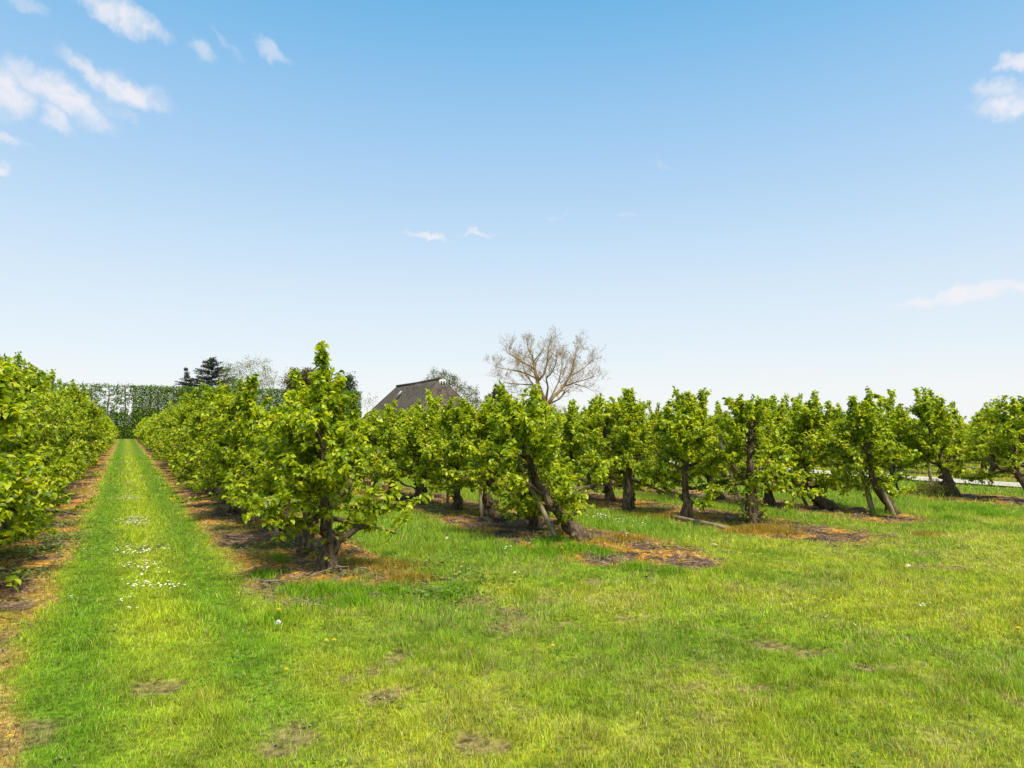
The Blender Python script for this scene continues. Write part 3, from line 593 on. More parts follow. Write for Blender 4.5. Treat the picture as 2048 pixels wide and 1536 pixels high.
# ------------------------------------------------------------------ stakes, fallen pole
def stake(bpx, bpy_, tx, ty, label, r=.035, h=None, ddep=0):
    x, y = gp(bpx, bpy_); dep = (np.array([x, y, 0-CAM_H])@FWD)
    T = dp(tx, ty, dep+ddep); B = np.array([x, y, gh(x, y)])
    o = tag(empty('wooden_stake', B), label, 'stake', 'wooden tree stakes')
    m = MB(); q = np.random.RandomState(int(bpx)); Pm = np.linspace([0, 0, -.1], T-B, 8); Pm[1:-1, :2] += q.randn(6, 2)*.006; m.tube(Pm, np.linspace(r*1.05, r*.92, 8), 10, .08, q)
    me = m.mesh('wooden_stake', M_stake); link('post', me, o)
stake(1122, 1082, 1010, 862, 'long stake propping the leaning end tree of the second row', .038, ddep=.25)
stake(963, 1036, 956, 868, 'upright square stake close against a second row trunk', .03, ddep=.45)
stake(1040, 1050, 1038, 930, 'short dark stake in the second row just left of a short trunk', .045)
stake(895, 1020, 893, 900, 'thin stake left of the trunk below the barn gable', .03)
stake(1500, 1046, 1440, 880, 'thin crooked stake slanting into the suckered tree of the third row', .03)
stake(1250, 1015, 1248, 880, 'stake tied flush to the pale straight trunk of the third row', .04)
stake(1620, 1014, 1580, 940, 'stake slanting up towards the heavily leaning tree of the fourth row', .035)
stake(1750, 1028, 1693, 840, 'tall stake leaning left and sticking out above the end tree of the fourth row', .05, ddep=.3)
stake(1794, 1031, 1766, 985, 'short half round stake under the leaning end trunk of the fourth row', .045)
stake(1864, 972, 1855, 915, 'slightly leaning stake rising out of the low yellow green bush', .045)
stake(552, 1066, 552, 1020, 'pale stake left of the third trunk beside the daisy ride', .035)
stake(1432, 1000, 1424, 950, 'thin stake beside the leaning trunk of the fourth row under the crowns', .03)
x0, y0 = gp(1343, 1036); x1, y1 = gp(1448, 1057)
m = MB(); Pm = np.linspace([x0, y0, gh(x0, y0)+.045], [x1, y1, gh(x1, y1)+.04], 8); m.tube(Pm, np.full(8, .035), 10, .1, rs)
tag(link('fallen_pole', m.mesh('fallen_pole', M_stake)), 'weathered grey pole lying on the ground before the second tree of the third row', 'pole')

# low bush by the fifth row
X, Y = gp(1868, 990); root = tag(empty('low_bush', (X, Y, gh(X, Y))), 'low yellow green bush at the foot of the stake in the fifth row', 'bush')
n = 1500; t = rs.rand(n)*6.283; rr = rs.rand(n)**.5*.62; z = rs.rand(n)*(.38*(1-(rr/.68)**2))+.02
P = np.stack([np.cos(t)*rr, np.sin(t)*rr*.7, z], -1); D = rs.randn(n, 3)+np.array([0, 0, .6])
M_bush = leaf_mat('bush_leaf', [(0, (.08, .11, .015)), (.5, (.18, .19, .025)), (1, (.30, .24, .04))], .3)
v, l, s = leaves(P, D, rs.randn(n, 3), .05, .022, LEAF4); link('foliage', mesh_np('bush_foliage', v, l, s, M_bush), root)
m = MB()
for k in range(40):
    a_ = rs.rand()*6.283; q_ = rs.rand()*.5; m.tube([(0, 0, -.02), (math.cos(a_)*q_*.5, math.sin(a_)*q_*.35, .16), (math.cos(a_)*q_, math.sin(a_)*q_*.7, .34)], [.005, .004, .002], 4)
link('stems', m.mesh('bush_stems', M_twig), root)

# ------------------------------------------------------------------ flowers
M_yel = noise_mat('dandelion_yellow', [(.3, (.75, .42, .01)), (.7, (.9, .62, .02))], 60, bump=.3, rough=.7)
M_wht = noise_mat('petal_white', [(.3, (.72, .72, .70)), (.7, (.85, .85, .83))], 60, bump=.1, rough=.7)
M_stem = noise_mat('flower_stem', [(.3, (.10, .18, .03)), (.7, (.2, .26, .06))], 20, bump=.1)
M_fluff = noise_mat('seed_fluff', [(.3, (.55, .55, .50)), (.7, (.75, .74, .70))], 60, bump=.6, rough=.9)
def flower_disc(R_, n, z, droop, inner):
    m = MB()
    for k in range(n):
        a = k*2*math.pi/n; w = math.pi/n*.92; r1 = R_*(.92+.12*((k*7) % 3)/2)
        V = [(math.cos(a)*inner, math.sin(a)*inner, z), (math.cos(a-w)*r1*.8, math.sin(a-w)*r1*.8, z+droop), (math.cos(a)*r1, math.sin(a)*r1, z+droop*.6), (math.cos(a+w)*r1*.8, math.sin(a+w)*r1*.8, z+droop)]
        m.add(V, [(0, 1, 2, 3)])
    return m
stem = MB(); stem.tube([(0, 0, -.02), (.004, 0, .03), (0, 0, .062)], [.0018]*3, 5); stem_me = stem.mesh('stem', M_stem)
dh = flower_disc(.017, 16, .060, .006, .002); d2 = flower_disc(.012, 12, .066, .004, .001); dh.add(np.vstack(d2.v), [tuple(d2.l[i*4:i*4+4]) for i in range(12)])
dand_me = dh.mesh('dandelion_head', M_yel)
dl = [(1008, 1083, 'dandelion head above another in the lane grass between rows one and two'), (1014, 1097, ''), (1124, 1106, ''), (926, 1125, ''), (921, 1135, ''), (573, 1340, 'lone dandelion in the near grass below the seed head'), (652, 1285, 'left dandelion of a close pair right of the seed head'), (668, 1283, 'right dandelion of a close pair right of the seed head'),
      (2037, 1265, 'bright dandelion alone at the right edge of the lawn'), (1543, 1090, ''), (1546, 1101, ''), (1539, 1102, ''), (1495, 1104, ''), (1505, 1115, ''), (1460, 1109, ''), (1480, 1115, ''), (1521, 1118, ''), (1442, 1086, ''), (1393, 1081, ''), (1378, 1049, ''), (1341, 1052, ''), (1359, 1058, ''),
      (1713, 1052, ''), (1611, 1041, ''), (1700, 1034, ''), (1685, 1034, ''), (1725, 1034, ''), (1736, 1035, ''), (1258, 1059, ''), (1787, 1070, ''), (1613, 1113, ''), (1040, 1163, ''), (1022, 1168, ''), (997, 1176, ''), (1124, 1172, ''), (1106, 1290, ''), (20, 1478, 'dandelion at the bottom left corner by the bare strip'), (150, 1113, 'lone dandelion beside the left strip near the ride'),
      (372, 1147, 'lone dandelion on the right half of the ride'), (1270, 1042, ''), (1279, 1041, ''), (1292, 1040, ''), (787, 1062, 'lone dandelion right of the end tree beside small daisies'), (1953, 1146, ''), (1163, 1168, ''), (1647, 1052, ''), (1430, 1070, '')]
for (a_, b_, lb) in dl:
    x, y = gp(a_, b_, .05); z = gh(x, y)+(.03 if b_ < 1120 else 0); s_ = rs.uniform(.85, 1.25)
    o = tag(empty('dandelion', (x, y, z), rs.rand()*6), lb or ('small yellow dandelion in the grass before the third and fourth rows' if a_ > 1240 else 'small yellow dandelion in the grass before the second row'), 'flower', 'yellow dandelions'); o.scale = (s_, s_, s_)
    link('head', dand_me, o); link('stem', stem_me, o)
# tall dandelion and seed head
X, Y = gp(556, 1262, 0); o = tag(empty('seed_head', (X, Y, gh(X, Y))), 'round white dandelion seed head standing in the near grass', 'flower')
m = MB(); q = np.random.RandomState(3)
for k in range(150):
    d = nrm(q.randn(3)); p = d*.022; u = nrm(np.cross(d, q.randn(3))); w = np.cross(d, u); m.add([p+u*.005, p+w*.005, p-u*.005, p-w*.005], [(0, 1, 2, 3)]); m.add([d*.002, d*.002+u*.0006, p+u*.0006, p], [(0, 1, 2, 3)])
link('fluff', m.mesh('fluff', M_fluff), o, (0, 0, .085)); m = MB(); m.tube([(0, 0, -.02), (.003, 0, .04), (0, 0, .085)], [.002]*3, 6); link('stem', m.mesh('stem', M_stem), o)
X, Y = gp(557, 1240, .0); o = tag(empty('dandelion', (X, Y, gh(X, Y))), 'tall stemmed dandelion flower just above the white seed head', 'flower', 'yellow dandelions'); o.scale = (1.2, 1.2, 1.6)
link('head', dand_me, o); link('stem', stem_me, o)
# daisies
dm = flower_disc(.016, 10, .040, .003, .003); dz = mesh_np('daisy', np.vstack(dm.v), dm.l, dm.n, [M_wht, M_yel])
c_ = MB(); c_.v = list(dm.v); c_.l = list(dm.l); c_.n = list(dm.n); c_.c = dm.c
a8 = [(math.cos(k*.785)*.005, math.sin(k*.785)*.005, .0425) for k in range(8)]; c_.add(a8+[(0, 0, .0445)], [(k, (k+1) % 8, 8) for k in range(8)]); nn = len(dm.n)
c_.tube([(0, 0, -.02), (0, 0, .039)], [.0012, .0012], 4)
daisy_me = mesh_np('daisy', np.vstack(c_.v), c_.l, c_.n, [M_wht, M_yel, M_stem], mat_idx=[0]*nn+[1]*8+[2]*(len(c_.n)-nn-8))
pat = [(285, 1098, 45, 10, 85, 'ride'), (262, 1107, 30, 8, 15, 'ride'), (285, 1132, 48, 12, 62, 'ride'), (305, 1165, 52, 9, 50, 'ride'), (262, 1190, 25, 10, 8, 'ride'), (262, 1213, 9, 3, 5, 'ride'), (155, 1103, 18, 4, 5, 'left'), (140, 1180, 10, 15, 3, 'left'), (88, 1216, 4, 2, 1, 'left'),
       (1018, 1103, 14, 4, 9, 'lane'), (1062, 1095, 4, 5, 2, 'lane'), (776, 1065, 12, 4, 7, 'lane'), (848, 1053, 6, 2, 2, 'lane'), (1200, 1036, 26, 4, 34, 'lane'), (1245, 1043, 36, 5, 30, 'lane'), (1285, 1052, 14, 4, 10, 'lane'), (1250, 1075, 14, 5, 8, 'lane'), (1857, 1208, 20, 4, 7, 'right'), (1652, 1228, 8, 3, 2, 'right'), (1377, 1075, 2, 1, 1, 'right'), (1388, 1015, 5, 2, 4, 'right'), (1613, 1030, 6, 2, 3, 'right')]
lbl = {'ride': 'tiny white daisy among many in the scattered drifts along the middle of the mown ride', 'left': 'small white daisy near the bare strip at the left side of the ride', 'lane': 'tiny white daisy in the grass between the first and third tree rows', 'right': 'tiny white daisy in the open grass right of the third row'}
q = np.random.RandomState(8); cnt = 0
for (a_, b_, sx_, sy_, n, ky) in pat:
    for k in range(n):
        x, y = gp(a_+q.randn()*sx_*.55, b_+q.randn()*sy_*.55, .035)
        o = link('daisy', daisy_me, None, (x, y, gh(x, y)+.006)); s_ = q.uniform(.6, .95); o.scale = (s_, s_, s_*(2.2 if ky == 'lane' else 1.1)); o.rotation_euler = (q.randn()*.25, q.randn()*.25-.1, q.rand()*6)
        tag(o, lbl[ky], 'flower', 'white daisies'); cnt += 1
V, Lo, Sz, Mi = [], [], [], []; o_ = 0
dv = np.vstack(c_.v)
for (a_, b_, sx_, sy_, n) in [(270, 1045, 32, 10, 100), (255, 997, 26, 7, 90), (258, 968, 16, 4, 30), (256, 942, 15, 4, 70), (254, 926, 12, 3, 50), (252, 912, 9, 2, 50), (251, 900, 7, 2, 50), (250, 890, 6, 2, 40), (185, 960, 10, 14, 12), (168, 1010, 10, 14, 8)]:
    for k in range(n):
        x, y = gp(a_+q.randn()*sx_*.55, b_+q.randn()*sy_*.55, .03); V.append(dv*1.05+np.array([x, y, gh(x, y)+.015])); Lo.append(np.array(c_.l)+o_); Sz.append(c_.n); Mi.append([0]*nn+[1]*8+[2]*(len(c_.n)-nn-8)); o_ += len(dv)
tag(link('distant_daisies', mesh_np('distant_daisies', np.vstack(V), np.concatenate(Lo), np.concatenate(Sz), [M_wht, M_yel, M_stem], mat_idx=np.concatenate(Mi))), 'white daisies speckling the ride in the distance', 'flowers', kind='stuff')
# pale dry leaves on the grass
M_dry = noise_mat('dry_leaf', [(.3, (.42, .30, .22)), (.7, (.62, .52, .42))], 20, bump=.2)
for (a_, b_, rz, L, lb) in [(891, 1079, .5, .09, 'pale pinkish dry leaf in the lane right of the first end tree'), (1436, 1094, 2.2, .10, 'pale curled dry leaf lying among dandelions'), (1713, 1250, 1.5, .06, 'small pale dry leaf upright in the right lawn'), (1810, 1132, -.4, .09, 'pale dry leaf beside the bare patches on the right'), (1025, 1147, -.8, .08, 'long dry leaf in the grass below the second row')]:
    x, y = gp(a_, b_, .03); V, l, s = leaves([(0, 0, 0)], [(math.cos(rz), math.sin(rz), .35)], [(.2, -.6, .8)], L, L*.42, LEAF8)
    tag(link('dry_leaf', mesh_np('dry_leaf', V, l, s, M_dry), None, (x, y, gh(x, y)+.03)), lb, 'leaf', 'dry leaves on the grass')

# ------------------------------------------------------------------ clipped windbreak hedge across the far end
M_hedge = leaf_mat('hedge_leaf', [(0, (.05, .115, .008)), (.6, (.13, .23, .012)), (1, (.24, .34, .025))], .3, .5)
M_hbark = noise_mat('hedge_bark', [(.3, (.05, .045, .035)), (.7, (.16, .14, .11))], 4, bump=.3)
HY = Y_END+3.2
def hedge_tree(seed, leafn, zlo, hole):
    q = np.random.RandomState(seed); m = MB(); H = 7.35
    m.tube([(0, 0, -.1), (q.randn()*.04, 0, 2), (q.randn()*.06, 0, 4), (q.randn()*.06, 0, 6), (0, 0, H-.3)], [.13, .11, .09, .07, .04], 7, .1, q)
    for z in np.arange(1.4, H, .55):
        for sg in (-1, 1): m.tube([(0, 0, z), (sg*.5, q.randn()*.1, z+.1+q.randn()*.08), (sg*1.05, q.randn()*.15, z+.15+q.randn()*.12)], [.035, .028, .015], 4)
    n = leafn; P = np.stack([q.uniform(-1.1, 1.1, n), q.randn(n)*.28, np.where(q.rand(n) < .35, q.uniform(zlo, 4, n), q.uniform(zlo, H, n))+q.randn(n)*.04], -1)
    if hole:                                       # foliage gathered along the tiers, sky between them
        k = np.round((P[:, 2]-1.4)/.55); P[:, 2] = np.where((P[:, 2] > 3.6) & (q.rand(n) < .3), 1.4+k*.55+.12+P[:, 0]*.2*np.sin(k*2.1+seed)+q.randn(n)*.15, P[:, 2]); g = (fbm(P[:, 0]*2.2+seed, P[:, 2]*3.0, seed) < .545) | (P[:, 2] < 3.2) | (P[:, 2] > H-.35); P = P[g]; n = len(P)
    P[:, 2] = np.minimum(P[:, 2], H+q.randn(n)*.16+.12*np.sin(P[:, 0]*4+seed))
    D = q.randn(n, 3); v, l, s = leaves(P, D, q.randn(n, 3)+np.array([0, -.5, .6]), .17+.10*q.rand(n), .13, LEAF4)
    return m.mesh('hedge_trunk', M_hbark), mesh_np('hedge_crown', v, l, s, M_hedge)
hv = {'open': [hedge_tree(700+i, 4700, .05, True) for i in range(3)], 'dense': [hedge_tree(710+i, 6800, .05, False) for i in range(3)]}
k = 0
for X in np.arange(-20, 33, 2.0):
    kind = 'open' if X < 1.5 else 'dense'
    o = empty('hedge_tree', (X, HY+q.randn()*.05, 0), 0 if k % 2 else math.pi)
    tag(o, 'clipped windbreak tree with sky showing between its leaf tiers, beyond the left row' if kind == 'open' else 'dense clipped windbreak tree in the leafy right half of the far hedge', 'tree', 'clipped trees of the far windbreak hedge')
    a_ = hv[kind][k % 3]; link('trunk', a_[0], o); link('crown', a_[1], o); k += 1

# ------------------------------------------------------------------ thatched barn
M_thatch = noise_mat('old_thatch', [(.28, (.04, .032, .024)), (.45, (.11, .088, .066)), (.6, (.18, .145, .108)), (.8, (.26, .20, .14))], 1.6, bump=1.0, stretch=(1, 2.2, .35), bscale=7, bdist=.35, rough=1)
M_ridge = noise_mat('ridge_tiles', [(.3, (.09, .068, .05)), (.7, (.19, .145, .10))], 3, bump=.4)
M_wall = noise_mat('tarred_boards', [(.3, (.03, .028, .026)), (.7, (.07, .065, .06))], 2, stretch=(8, 8, .3), bump=.4)
M_white = noise_mat('white_paint', [(.3, (.68, .68, .66)), (.7, (.8, .8, .78))], 5, bump=.05, rough=.5)
M_glass, nt, out = mat('dark_glass'); b = nt.nodes.new('ShaderNodeBsdfPrincipled'); b.inputs['Base Color'].default_value = (.03, .035, .04, 1); b.inputs['Roughness'].default_value = .08; nt.links.new(b.outputs[0], out.inputs[0])
M_sky_glass, nt, out = mat('roof_light_glass'); b = nt.nodes.new('ShaderNodeBsdfPrincipled'); b.inputs['Base Color'].default_value = (.45, .5, .55, 1); b.inputs['Roughness'].default_value = .12; nt.links.new(b.outputs[0], out.inputs[0])
Rf = dp(886, 757, 100); Rb = dp(790, 771, 116)           # ridge ends
bx = (Rf[0]+Rb[0])/2; ry0, ry1 = Rf[1], Rb[1]; zr = (Rf[2]+Rb[2])/2
barn = tag(empty('thatched_barn', (bx, ry0-3, 0)), 'big dark thatched barn with half hipped roof standing beyond the orchard', 'barn')
by = ry0-3; hwid = 5.3; ez = 2.2
def roof_pts():
    ov = .5
    return dict(e0=(-hwid-ov, 0-ov), e1=(hwid+ov, -ov), e2=(hwid+ov, ry1+3.2-by+ov), e3=(-hwid-ov, ry1+3.2-by+ov))
rp_ = roof_pts()
def roof_face(A, B, C, D, nu, nv, name, seed, th=.32):    # a sagging thatch slab between four corners (A,B eaves; C,D ridge)
    A, B, C, D = [np.array(p, float) for p in (A, B, C, D)]; V = []
    n = np.cross(B-A, D-A); n /= np.linalg.norm(n)
    for i in range(nu+1):
        for j in range(nv+1):
            u, v = i/nu, j/nv; p = (A*(1-u)+B*u)*(1-v)+(D*(1-u)+C*u)*v
            V.append(p+n*((float(fbm(np.array([u*9.]), np.array([v*6.]), seed)[0])-.5)*.9*math.sin(math.pi*min(max(u, .02), .98))*math.sin(math.pi*min(max(v, .02), .98))*2))
    top = len(V); V += [p-n*th for p in V]; F = []; k = nv+1
    for i in range(nu):
        for j in range(nv): F.append((i*k+j, (i+1)*k+j, (i+1)*k+j+1, i*k+j+1)); F.append((top+i*k+j, top+i*k+j+1, top+(i+1)*k+j+1, top+(i+1)*k+j))
    for i in range(nu): F.append((i*k, top+i*k, top+(i+1)*k, (i+1)*k)); F.append((i*k+nv, (i+1)*k+nv, top+(i+1)*k+nv, top+i*k+nv))
    for j in range(nv): F.append((j, j+1, top+j+1, top+j)); F.append((nu*k+j, top+nu*k+j, top+nu*k+j+1, nu*k+j+1))
    m = MB(); m.add(V, F); return m
rF = (0, ry0-by, Rf[2]); rB = (0, ry1-by, Rf[2]-.25)
e0, e1, e2, e3 = [(*rp_[k], ez) for k in ('e0', 'e1', 'e2', 'e3')]
rm = MB()
for f, sd in (((e3, e0, rF, rB), 1), ((e1, e2, rB, rF), 2), ((e0, e1, rF, rF), 3), ((e2, e3, rB, rB), 4)):
    g = roof_face(*f, 14, 8, 'r', sd); idx = 0; F = []
    for nsz in g.n: F.append(tuple(g.l[idx:idx+nsz])); idx += nsz
    rm.add(np.vstack(g.v), F)
roof = link('roof', rm.mesh('barn_roof', M_thatch, smooth=False), barn)
m = MB(); m.tube([np.array(rF)+(0, -.1, .12), (0, (rF[1]+rB[1])/2, rF[2]-.12), np.array(rB)+(0, .1, .12)], [.15]*3, 8); m.tube([np.array(e0)+(0, 0, .1), np.array(rF)+(0, 0, .06)], [.07, .08], 6); m.tube([np.array(e1)+(0, 0, .1), np.array(rF)+(0, 0, .06)], [.07, .08], 6)
link('ridge', m.mesh('barn_ridge', M_ridge), roof)
m = MB(); ln = ry1+3.2-by
m.box((-hwid, ln/2, 1.2), (.3, ln, 2.4)); m.box((hwid, ln/2, 1.2), (.3, ln, 2.4)); m.box((0, 0, 1.2), (2*hwid-.31, .3, 2.4)); m.box((0, ln, 1.2), (2*hwid-.31, .3, 2.4))
link('wall', m.mesh('barn_wall', M_wall, False), barn)
# owl window high in the hip, and a roof light in the long slope
hipn = nrm(np.cross(np.array(e1)-np.array(e0), np.array(rF)-np.array(e0))); 
tW = .115; wc = np.array(rF)*(1-tW)+(np.array(e0)+np.array(e1))/2*tW+hipn*.12
m = MB(); m.box((0, 0, 0), (.95, .22, .95)); fr = link('window', m.mesh('window_frame', M_white, False), roof, tuple(wc))
m = MB(); m.box((-.21, -.12, .02), (.30, .04, .62)); m.box((.21, -.12, .02), (.30, .04, .62)); link('pane', m.mesh('window_pane', M_glass, False), fr)
sl = np.array(rB)*.5+np.array(rF)*.5; se = np.array(e3)*.5+np.array(e0)*.5
ln_n = nrm(np.cross(np.array(e0)-np.array(e3), np.array(rB)-np.array(e3)))
c0 = sl*.72+se*.28+ln_n*.32+np.array([0, 3.0, 0])
u_ = np.array([0, 1.0, 0]); v_ = nrm(se-sl); M_ = np.stack([u_, v_, ln_n], -1)
m = MB(); m.box((0, 0, 0), (.55, .95, .1), M_); link('roof_light', m.mesh('roof_light', M_sky_glass, False), roof, tuple(c0))

# low brown roofed shed
M_tile = noise_mat('brown_tiles', [(.3, (.12, .075, .055)), (.7, (.22, .15, .12))], 2, stretch=(1, 1, 5), bump=.5)
P1 = dp(1118, 833, 84); P2 = dp(1182, 828, 88); shed = tag(empty('farm_shed', (P1[0], P1[1], 0)), 'low farm shed, only its brown tiled roof showing beneath the bare tree', 'shed')
dx, dy = P2[0]-P1[0], P2[1]-P1[1]; Ls_ = math.hypot(dx, dy); shed.rotation_euler = (0, 0, math.atan2(dy, dx)); zz = P2[2]
m = MB(); L2 = Ls_+2.5; V = [(-2, -3.2, 1.9), (L2, -3.2, 1.9), (L2, 3.2, 1.9), (-2, 3.2, 1.9), (-1.6, 0, zz+.05), (L2-1.6, 0, zz)]
V += [(a, b, c-.18) for a, b, c in V]; m.add(V, [(0, 1, 5, 4), (2, 3, 4, 5), (1, 2, 5), (3, 0, 4), (6, 10, 11, 7), (8, 11, 10, 9), (7, 11, 8), (9, 10, 6), (0, 6, 7, 1), (1, 7, 8, 2), (2, 8, 9, 3), (3, 9, 6, 0)])
link('roof', m.mesh('shed_roof', M_tile, False), shed)
m = MB(); m.box((L2/2-1, -2.9, .9), (L2+1.4, .25, 1.8)); m.box((L2/2-1, 2.9, .9), (L2+1.4, .25, 1.8)); m.box((-1.6, 0, .9), (.25, 5.5, 1.8)); m.box((L2-.4, 0, .9), (.25, 5.5, 1.8)); link('wall', m.mesh('shed_wall', M_wall, False), shed)

# ------------------------------------------------------------------ background trees
M_tw = noise_mat('limb_bark', [(.3, (.15, .105, .05)), (.6, (.36, .25, .11)), (.8, (.50, .33, .14))], 2, bump=.2)
def px_local(px, py, D):                              # metres right of / above ground at a depth
    p = dp(px, py, D); return p
def crown_tree(name, label, base_px, D, blobs, cols, leaf, nper, tr=.2, group=None, sparse=False, seed=1, bark=None, transl=.3):
    """blobs: (px, py, rx px, ry px) ellipses of the outline, each given depth and its own clumps"""
    q = np.random.RandomState(seed); k = D/FPX; b0 = dp(base_px, 852, D); base = np.array([b0[0], b0[1], 0.0]); root = tag(empty(name, base), label, 'tree', group)
    M_ = leaf_mat(name+'_leaf', cols, transl, .6); m = MB(); P = []; ctr = np.mean([dp(a, b, D) for a, b, _, _ in blobs], 0)-base
    top = max(dp(a, b-d, D)[2] for a, b, c, d in blobs); tz = top*.45
    m.tube([(0, 0, -.1), (q.randn()*.1, q.randn()*.1, tz*.5), (0, 0, tz)], [tr*1.2, tr, tr*.8], 8, .1, q)
    for (a, b, rx, ry_) in blobs:
        c = dp(a, b, D)-base; rx *= k; ry_ *= k; off = q.uniform(-.5, .5)*rx; c = c+np.array([FWD[0], FWD[1], 0])*off
        mid = np.array([c[0]*.4, c[1]*.4, max(tz, c[2]*.6)]); m.tube([(0, 0, tz*.8), mid, c], [tr*.6, tr*.4, tr*.12], 5)
        nc = max(8, int(nper*rx*ry_*4))
        for i in range(nc):
            d = nrm(q.randn(3)); rad = (.35+.65*q.rand()**.5)*(1+.12*q.randn()); p = c+(RGT*d[0]*rx+np.array([FWD[0], FWD[1], 0])*d[1]*rx*.9+np.array([0, 0, d[2]*ry_]))*rad
            if i % 3 == 0: mid2 = (c+p)/2+q.randn(3)*.15; m.tube([c, mid2, p], [tr*.12, tr*.09, .012], 4)
            cl = .45 if sparse else .6; nn_ = 9 if sparse else 22
            P.append(p+q.randn(nn_, 3)*cl*.55)
    P = np.vstack(P); n = len(P); v, l, s = leaves(P, q.randn(n, 3), q.randn(n, 3)+np.array([0, 0, .6]), leaf*(.7+.6*q.rand(n)), leaf*.7, LEAF4)
    link('trunk', m.mesh(name+'_trunk', bark or M_tw), root); link('crown', mesh_np(name+'_crown', v, l, s, M_), root); return root
ol = [(0, (.06, .06, .014)), (.6, (.13, .11, .028)), (1, (.21, .165, .05))]
crown_tree('round_tree', 'round olive brown tree behind the crowns left of the barn', 606, 125, [(592, 768, 26, 24), (616, 758, 28, 20), (606, 786, 38, 26), (635, 772, 24, 24), (600, 750, 22, 13)], ol, .30, 6, .3, seed=21)
crown_tree('dark_tree', 'dark green round tree right beside the olive brown one, behind the tallest pear shoot', 690, 125, [(688, 760, 18, 16), (700, 775, 14, 18), (676, 775, 16, 18), (690, 790, 22, 14)], [(0, (.02, .05, .01)), (.6, (.04, .09, .015)), (1, (.08, .13, .03))], .28, 5, .25, seed=22)
crown_tree('light_tree', 'airy tree with sparse pale new leaves, sky showing through, right of the dark cedar', 505, 122, [(480, 745, 14, 22), (500, 730, 22, 16), (525, 735, 18, 20), (512, 765, 34, 22), (545, 765, 14, 22), (490, 780, 20, 12)], [(0, (.10, .13, .015)), (.6, (.19, .23, .03)), (1, (.32, .32, .06))], .18, 5.0, .16, sparse=True, seed=23)
crown_tree('young_tree', 'yellow green leafy tree squeezed between the dark cedar and the airy tree', 462, 118, [(458, 750, 14, 18), (465, 770, 16, 16), (455, 782, 18, 12), (452, 735, 8, 10)], [(0, (.07, .12, .015)), (.6, (.13, .19, .02)), (1, (.22, .26, .04))], .2, 3.6, .15, seed=24)
crown_tree('tall_tree', 'loose grey green tree rising behind the ridge of the thatched barn', 905, 132, [(875, 752, 14, 14), (862, 762, 14, 10), (900, 762, 16, 16), (915, 775, 20, 16), (940, 790, 20, 16), (888, 748, 9, 9), (950, 805, 16, 10)], [(0, (.06, .08, .02)), (.6, (.13, .15, .045)), (1, (.22, .23, .08))], .22, 3.6, .25, seed=25)
crown_tree('garden_shrub', 'pale green shrub peeping out at the left foot of the thatched roof', 745, 92, [(745, 800, 16, 14), (730, 806, 12, 10)], [(0, (.10, .13, .04)), (1, (.25, .27, .10))], .14, 3, .1, sparse=True, seed=26)
crown_tree('garden_bush', 'brown green bush between the barn and the dark conifer', 968, 96, [(965, 818, 18, 14), (948, 822, 16, 14), (985, 826, 16, 10)], [(0, (.05, .06, .015)), (1, (.15, .13, .04))], .2, 4, .12, seed=28)
crown_tree('garden_bush', 'small bush showing above the far left of the windbreak hedge', 405, 114, [(345, 782, 16, 8), (370, 784, 18, 7), (322, 780, 10, 5)], [(0, (.06, .10, .015)), (1, (.17, .20, .04))], .16, 4, .1, seed=29)

def conifer(name, label, px, top, D, halfw, cols, seed, tiers, droop, tilt=0, gap=.4):
    q = np.random.RandomState(seed); T = dp(px, top, D); base = np.array([T[0], T[1], 0.]); H = T[2]; root = tag(empty(name, base), label, 'tree')
    m = MB(); m.tube([(0, 0, -.1), (0, 0, H*.5), (tilt, 0, H)], [.28, .16, .02], 7, .1, q); P, Dv = [], []
    for t in range(tiers):
        f = (t+.5)/tiers; z = H*(.12+.86*f); rr = halfw*D/FPX*(1-f)**.8*(.55+.7*q.rand()); nb = 9
        for b_ in range(nb):
            a = q.rand()*6.283; L = rr*(.65+.5*q.rand()); e = np.array([math.cos(a)*L+tilt*f, math.sin(a)*L, z+droop*L+q.randn()*.15]); s0 = np.array([tilt*f*f, 0, z])
            m.tube([s0, (s0+e)/2+np.array([0, 0, .1*L]), e], [.05, .035, .012], 4)
            nn_ = int(26*L/gap*.5)+5; tt = q.rand(nn_)**.7; p = s0+(e-s0)*tt[:, None]; p = p+q.randn(nn_, 3)*np.array([.16, .16, .07])*(.6+L*.22)*(1.25-tt[:, None]); P.append(p); Dv.append(np.tile(e-s0, (nn_, 1))*.5+q.randn(nn_, 3)*.6)
    P = np.vstack(P); Dv = np.vstack(Dv); n = len(P); v, l, s = leaves(P, Dv, q.randn(n, 3)*.4+np.array([0, 0, 1]), .26+.2*q.rand(n), .10, LEAF4)
    link('trunk', m.mesh(name+'_trunk', M_tw), root); link('crown', mesh_np(name+'_crown', v, l, s, leaf_mat(name+'_needles', cols, .1, .7)), root)
dk = [(0, (.010, .028, .016)), (.6, (.022, .050, .028)), (1, (.05, .085, .05))]
conifer('cedar_tree', 'dark blue green cedar with jagged upswept branches above the far hedge', 425, 713, 120, 100, dk, 31, 26, .17, tilt=0)
conifer('cedar_tree', 'smaller spiky leader of dark cedar left of the main one', 392, 733, 119, 44, dk, 32, 15, .26, tilt=-1.6)
conifer('dark_conifer', 'dense dark green conifer left of the bare tree', 992, 768, 98, 36, dk, 33, 15, .35)
conifer('dark_conifer', 'narrower twin top right beside the dense dark conifer', 1006, 770, 99, 16, dk, 34, 14, .4)
conifer('dark_conifer', 'small pointed conifer left of the dense dark conifer', 973, 790, 97, 12, dk, 35, 10, .4)

